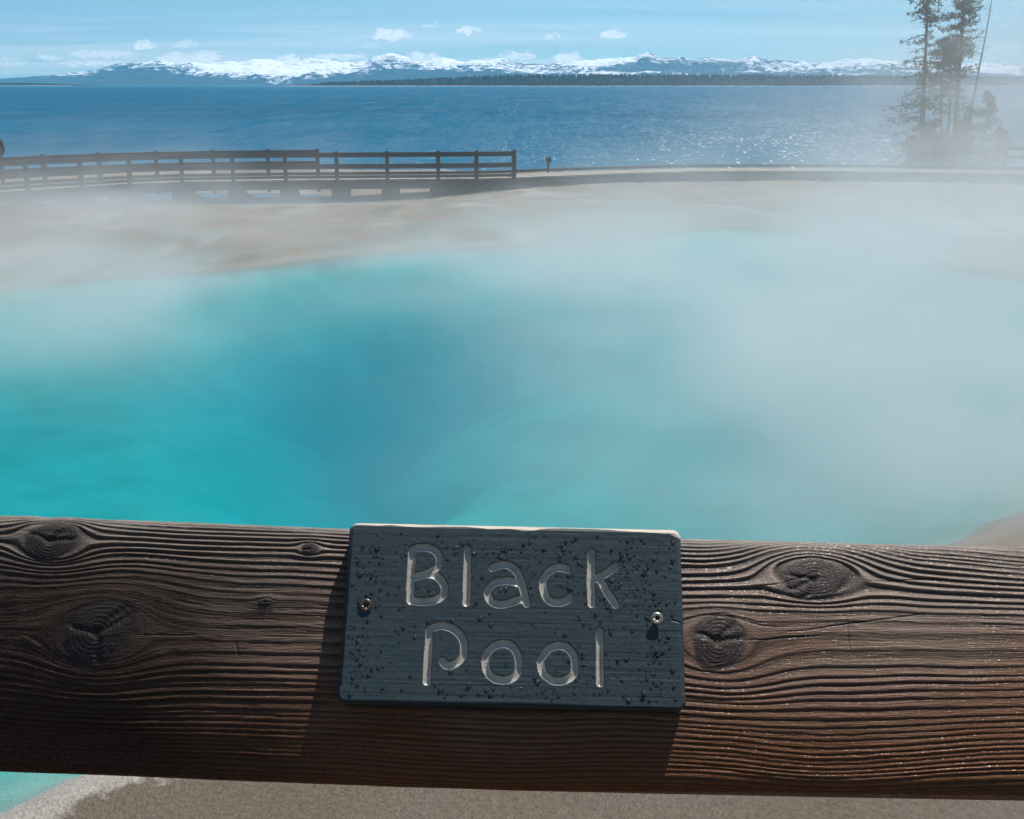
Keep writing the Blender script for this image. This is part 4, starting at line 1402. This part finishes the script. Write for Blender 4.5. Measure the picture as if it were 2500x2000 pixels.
m_steam, t, out = material('steam')
pv = t.n('ShaderNodeVolumePrincipled')
pv.inputs['Color'].default_value = (0.74, 0.81, 0.845, 1)
pv.inputs['Anisotropy'].default_value = 0.1
pv.inputs['Density'].default_value = 1.0
t.t.links.new(pv.outputs[0], out.inputs['Volume'])
m_steam.cycles.volume_step_rate = 1.0
PUFFS = [  # centre, radii, density
    ((6.0, 11.5, 0.3), (4.2, 6.5, 1.2), 0.15),
    ((5.0, 18.0, 0.2), (5.5, 6.0, 0.9), 0.11),
    ((11.0, 22.0, 0.5), (7.0, 8.0, 1.8), 0.08),
    ((-10.0, 22.0, 0.0), (4.3, 6.5, 0.72), 0.22),
    ((-14.0, 33.0, -.3), (6.0, 4.0, 0.7), 0.06),
    ((-6.8, 18.0, 0.1), (4.2, 3.6, 0.6), 0.18),
    ((0.5, 19.0, 0.1), (5.0, 3.4, 0.6), 0.17),
    ((2.3, 13.0, 0.1), (2.6, 4.5, 0.7), 0.34),
    ((3.0, 29.0, 0.1), (9.0, 5.0, 0.8), 0.03),
    ((-11.0, 31.0, 0.2), (6.0, 4.0, 1.3), 0.065),
    ((-5.0, 15.0, 0.0), (3.4, 3.4, 0.6), 0.16),
    ((20.0, 40.0, 0.5), (8.0, 14.0, 5.5), 0.055),
    ((2.8, 8.4, 0.3), (2.3, 2.6, 0.8), 0.34),
    ((-4.8, 13.5, 0.0), (2.6, 3.2, 0.5), 0.19),
]
# the steam is a fog grid: puffs broken up by slow noise, sampled into voxels once
S_LO, S_HI, S_RES = (-22, 4.8, -0.76), (30, 56, 8.5), (104, 102, 38)
ng = bpy.data.node_groups.new('steam_grid', 'GeometryNodeTree')
ng.interface.new_socket('Geometry', in_out='OUTPUT', socket_type='NodeSocketGeometry')
t = NT(ng)
p = t.n('GeometryNodeInputPosition').outputs[0]
tot = None
for c, r, d in PUFFS:
    v = t.vmath('DIVIDE', t.vmath('SUBTRACT', p, c), r)
    g = t.math('MULTIPLY', t.math('EXPONENT', t.math('MULTIPLY', t.vmath('DOT_PRODUCT', v, v), -1.0)), d)
    tot = g if tot is None else t.math('ADD', tot, g)
wn = t.noise(t.vmath('MULTIPLY', p, (0.34, 0.26, 0.9)), 1.0, 4, 0.6, 0.9)
den = t.math('MULTIPLY', tot, t.maprange(wn, 0.36, 0.64, 0.08, 2.0, True))
gv = t.vmath('DIVIDE', t.vmath('SUBTRACT', p, (-1.7, 11.2, 0)), (1.9, 4.0, 3.0))       # a gap the breeze keeps open
den = t.math('MULTIPLY', den, t.math('SUBTRACT', 1.0, t.math('MULTIPLY', t.math('EXPONENT', t.math('MULTIPLY', t.vmath('DOT_PRODUCT', gv, gv), -1.0)), 0.96)))
sp_ = t.n('ShaderNodeSeparateXYZ'); t.put(sp_.inputs[0], p)
den = t.math('MULTIPLY', den, t.math('MAXIMUM', t.math('GREATER_THAN', sp_.outputs['Z'], 0.0), t.math('GREATER_THAN', sp_.outputs['Y'], 29.0)))
vc = t.n('GeometryNodeVolumeCube')
t.put(vc.inputs['Density'], den)
vc.inputs['Min'].default_value = S_LO
vc.inputs['Max'].default_value = S_HI
for k, nm in enumerate(('Resolution X', 'Resolution Y', 'Resolution Z')):
    vc.inputs[nm].default_value = S_RES[k]
sm = t.n('GeometryNodeSetMaterial')
sm.inputs['Material'].default_value = m_steam
go = t.n('NodeGroupOutput')
ng.links.new(vc.outputs[0], sm.inputs[0]); ng.links.new(sm.outputs[0], go.inputs[0])
vd = bpy.data.volumes.new('steam')
vd.materials.append(m_steam)
o = bpy.data.objects.new('steam', vd)
COL.objects.link(o)
o.modifiers.new('grid', 'NODES').node_group = ng
vd.render.space = 'WORLD'
vd.render.step_size = 1.3
tag(o, 'white steam drifting off the hot pool towards the lake', 'steam', kind='stuff')
